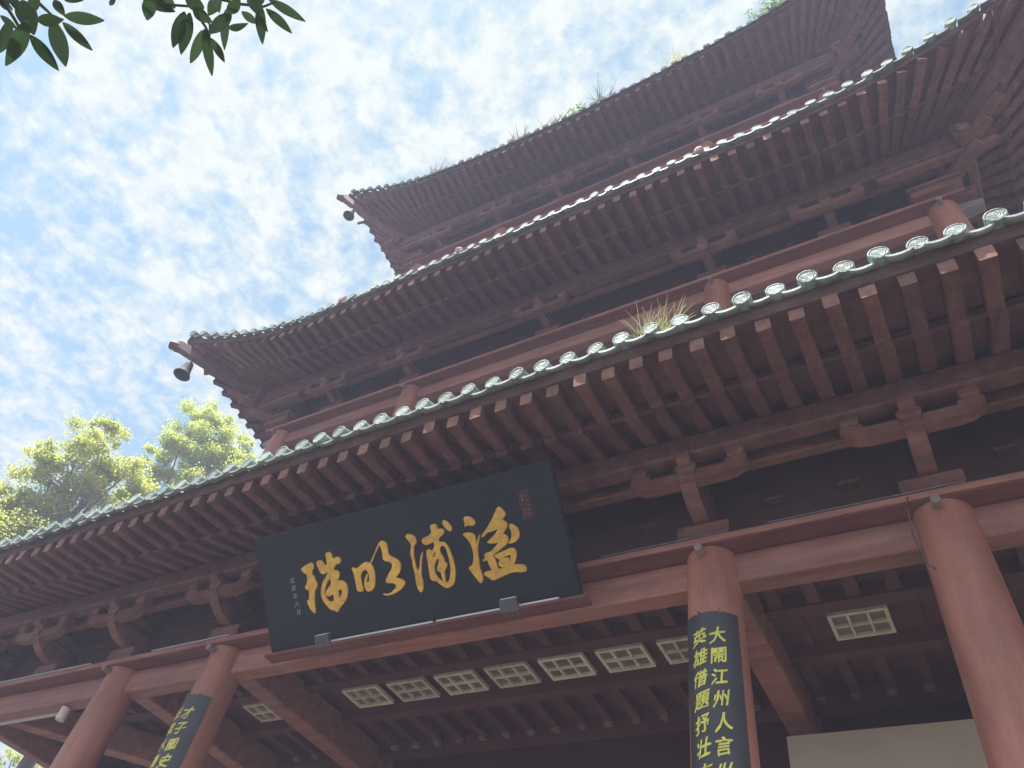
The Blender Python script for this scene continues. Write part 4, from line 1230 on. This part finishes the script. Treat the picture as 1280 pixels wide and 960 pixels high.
low = [(0.9, 0.5, -2.6, 1.4), (-1.2, 0.4, -3.4, 1.5), (0.3, -1.1, -4.2, 1.5), (-0.5, 1.3, -5.2, 1.4), (1.3, -0.6, -5.8, 1.3)]
def up(cl):
    cl = [(x, y, z + ZC, r) for x, y, z, r in cl]
    zmin = min(c[2] for c in cl)
    mx_ = sum(c[0] for c in cl) / len(cl); my_ = sum(c[1] for c in cl) / len(cl)
    return cl + [(mx_ + a, my_ + b, zmin + c_, r) for a, b, c_, r in low if zmin + c_ > 2.5]
n1 = tree('broadleaf_tree', 'round crowned yellow green tree at the far left, its thin trunk showing above the eave', up(T1C), (-22.44, 8.54), 0, M['crown'], 11)
n2 = tree('broadleaf_tree', 'tall yellow green tree standing right behind the left corner of the middle roof', up(T2C), (-24.0, 12.4), 0, M['crown2'], 12)
n3 = tree('broadleaf_tree', 'distant tree seen through the open end of the verandah at the lower left', up(TFC), (-35.4, 18.6), 0, M['crown2'], 13)

# ---- the branch hanging over the viewer
LEAVES = [[-1.695,-0.254,2.134,-1.631,-0.196,2.188,0.047],[-1.604,-0.229,2.0,-1.571,-0.137,1.982,0.038],[-1.751,-0.263,2.157,-1.773,-0.152,2.09,0.064],[-1.775,-0.257,2.064,-1.777,-0.15,2.06,0.047],[-1.656,-0.272,1.953,-1.772,-0.216,1.904,0.059],[-1.823,-0.319,2.091,-1.921,-0.268,2.077,0.048],[-1.791,-0.329,2.037,-1.796,-0.286,2.064,0.025],[-1.641,-0.264,1.967,-1.584,-0.23,1.981,0.044],[-1.772,-0.339,2.133,-1.777,-0.254,2.075,0.073],[-1.683,-0.296,2.129,-1.674,-0.249,2.108,0.034],[-1.573,-0.266,2.022,-1.553,-0.247,2.065,0.018],[-1.816,-0.363,2.094,-1.836,-0.339,2.147,0.029],[-1.595,-0.218,2.202,-1.593,-0.229,2.246,0.019],[-1.613,-0.311,1.985,-1.623,-0.278,1.968,0.038],[-1.785,-0.355,2.124,-1.771,-0.322,2.08,0.035],[-1.744,-0.367,2.063,-1.745,-0.334,2.013,0.037],[-1.556,-0.189,2.337,-1.598,-0.144,2.313,0.053],[-1.693,-0.209,2.501,-1.619,-0.131,2.505,0.051],[-1.531,-0.113,2.409,-1.584,-0.045,2.321,0.054],[-1.499,-0.1,2.382,-1.576,-0.019,2.322,0.055],[-1.611,-0.046,2.563,-1.715,0.015,2.539,0.048],[-1.512,-0.044,2.421,-1.598,0.078,2.423,0.044],[-1.495,-0.016,2.388,-1.512,0.064,2.399,0.034],[-1.522,-0.062,2.618,-1.579,0.037,2.551,0.043],[-1.458,-0.008,2.452,-1.38,0.007,2.439,0.032],[-1.413,-0.037,2.44,-1.48,-0.025,2.368,0.058],[-1.488,-0.031,2.638,-1.479,0.025,2.666,0.037],[-1.344,-0.021,2.514,-1.428,0.081,2.522,0.047],[-1.325,0.001,2.491,-1.318,0.1,2.531,0.041],[-1.402,-0.016,2.685,-1.337,0.098,2.704,0.044],[-1.367,0.001,2.499,-1.347,0.059,2.456,0.027],[-1.49,-0.106,2.395,-1.446,-0.047,2.376,0.05],[-1.516,-0.093,2.621,-1.575,-0.072,2.588,0.054],[-1.502,-0.139,2.414,-1.5,-0.091,2.467,0.056],[-1.371,-0.06,2.469,-1.446,-0.047,2.479,0.048],[-1.655,-0.2,2.53,-1.643,-0.14,2.552,0.051],[-1.357,-0.054,2.499,-1.348,0.001,2.463,0.043],[-1.423,-0.107,2.44,-1.415,-0.056,2.39,0.042],[-1.403,-0.036,2.685,-1.451,-0.022,2.64,0.045]]
TWIGS = [[[-1.736,-0.391,2.03],[-1.751,-0.316,2.031],[-1.758,-0.282,2.029],[-1.757,-0.242,2.035]],[[-1.695,-0.349,2.073],[-1.693,-0.297,2.082],[-1.69,-0.264,2.089],[-1.678,-0.243,2.101]],[[-1.61,-0.241,2.4],[-1.593,-0.165,2.418],[-1.529,-0.114,2.462],[-1.518,-0.048,2.47],[-1.543,-0.011,2.455]],[[-1.506,-0.147,2.474],[-1.417,-0.049,2.53],[-1.364,-0.007,2.559],[-1.327,-0.0,2.579]],[[-1.529,-0.114,2.462],[-1.532,-0.044,2.462],[-1.538,-0.019,2.458]]]
ft = link('overhanging_tree', None, mtx=T(-3.4, -2.6, 0))
tag(ft, 'tree with long dark pointed leaves whose branch hangs into the top left corner', 'tree')
mb = MB()
mb.tube([(-3.4, -2.6, 0), (-3.36, -2.55, 1.6), (-3.2, -2.4, 3.2), (-2.9, -1.9, 4.6), (-2.6, -1.5, 5.4)], 0.16, 12, r1=0.06)
trk = build(mb, 'trunk', M['bark'], ft, smooth=True)
mb = MB()
mb.tube([(-3.05, -2.1, 4.0), (-2.6, -1.5, 4.25), (-2.1, -0.9, 4.15), (-1.75, -0.45, 3.75)], 0.035, 8, r1=0.010)
mb.tube([(-2.6, -1.5, 4.25), (-2.1, -0.8, 4.4), (-1.65, -0.30, 4.10)], 0.026, 8, r1=0.009)
br = build(mb, 'branch', M['twig'], trk, smooth=True)
for tw in TWIGS:
    p = [Vector((x, y, z + ZC)) for x, y, z in tw]
    mb = MB()
    mb.tube(p, 0.006, 6, r1=0.003)
    build(mb, 'twig', M['twig'], trk, smooth=True)
for a, b in (((-1.75, -0.45, 3.75), TWIGS[0][0]), ((-1.75, -0.45, 3.75), TWIGS[1][0]), ((-1.65, -0.30, 4.10), TWIGS[2][0]), ((-1.65, -0.30, 4.10), TWIGS[3][0])):
    mb = MB()
    mb.tube([Vector(a), Vector((b[0], b[1], b[2] + ZC))], 0.008, 6, r1=0.0042)
    build(mb, 'twig', M['twig'], trk, smooth=True)
def leaf_mesh(a, b, wd, seed):
    rg = random.Random(seed)
    a = Vector(a); b = Vector(b)
    ax = b - a
    view = ((a + b) / 2 - Vector((0, 0, ZC))).normalized()
    nrm = (-view + Vector((rg.uniform(-0.35, 0.35), rg.uniform(-0.35, 0.35), rg.uniform(-0.2, 0.2)))).normalized()
    sd_ = ax.cross(nrm).normalized()
    nn = sd_.cross(ax).normalized()
    n = 9
    vs, fs = [], []
    bend = rg.uniform(-0.10, 0.10)
    for i in range(n + 1):
        s = i / n
        wv = wd / 2 * (math.sin(math.pi * min(1, s * 0.97 + 0.015)) ** 0.75) * (1.08 - 0.35 * s)
        c = a + ax * s + nn * (bend * ax.length * math.sin(math.pi * s)) + sd_ * (0.05 * wd * math.sin(2.2 * s + seed))
        vs += [c - sd_ * wv + nn * wv * 0.28, c - sd_ * wv * 0.5 + nn * wv * 0.1, c, c + sd_ * wv * 0.5 + nn * wv * 0.1, c + sd_ * wv + nn * wv * 0.28]
    for i in range(n):
        for k in range(4):
            fs.append((i * 5 + k, i * 5 + k + 1, i * 5 + k + 6, i * 5 + k + 5))
    mb = MB(); mb.add(vs, fs)
    return mb
for i, (x0, y0, z0, x1, y1, z1, wd) in enumerate(LEAVES):
    build(leaf_mesh((x0, y0, z0 + ZC), (x1, y1, z1 + ZC), wd * 0.82, i), 'leaf', M['leaf'], trk, smooth=True, fix=False)
rg = random.Random(4)
# more leaves further up the same branches, out of the picture
for i in range(60):
    s = rg.random()
    base = Vector((-2.6, -1.5, 4.25)).lerp(Vector((-1.72, -0.50, 3.80)), s) + Vector((rg.uniform(-.25, .1), rg.uniform(-.3, .02), rg.uniform(-.05, .35)))
    d = Vector((rg.uniform(-1, 1), rg.uniform(-1, 0.2), rg.uniform(-1, 0.2))).normalized() * 0.15
    build(leaf_mesh(base, base + d, 0.045, i + 100), 'leaf', M['leaf'], trk, smooth=True, fix=False)

# ------------------------------------------------------------------ added haze volume, standing in for lens glare
hz = MB(); hz.box(-320, 320, -320, 320, -1.0, 29.0)
hm = bpy.data.materials.new('glare_haze')
hm.use_nodes = True
ht = hm.node_tree
ht.nodes.clear()
pv = ht.nodes.new('ShaderNodeVolumePrincipled')
pv.inputs['Color'].default_value = (0.70, 0.72, 1.0, 1)
pv.inputs['Density'].default_value = 0.0072
pv.inputs['Anisotropy'].default_value = 0.0
ho = ht.nodes.new('ShaderNodeOutputMaterial')
ht.links.new(pv.outputs[0], ho.inputs['Volume'])
build(hz, 'glare_haze', hm, kind='stuff')
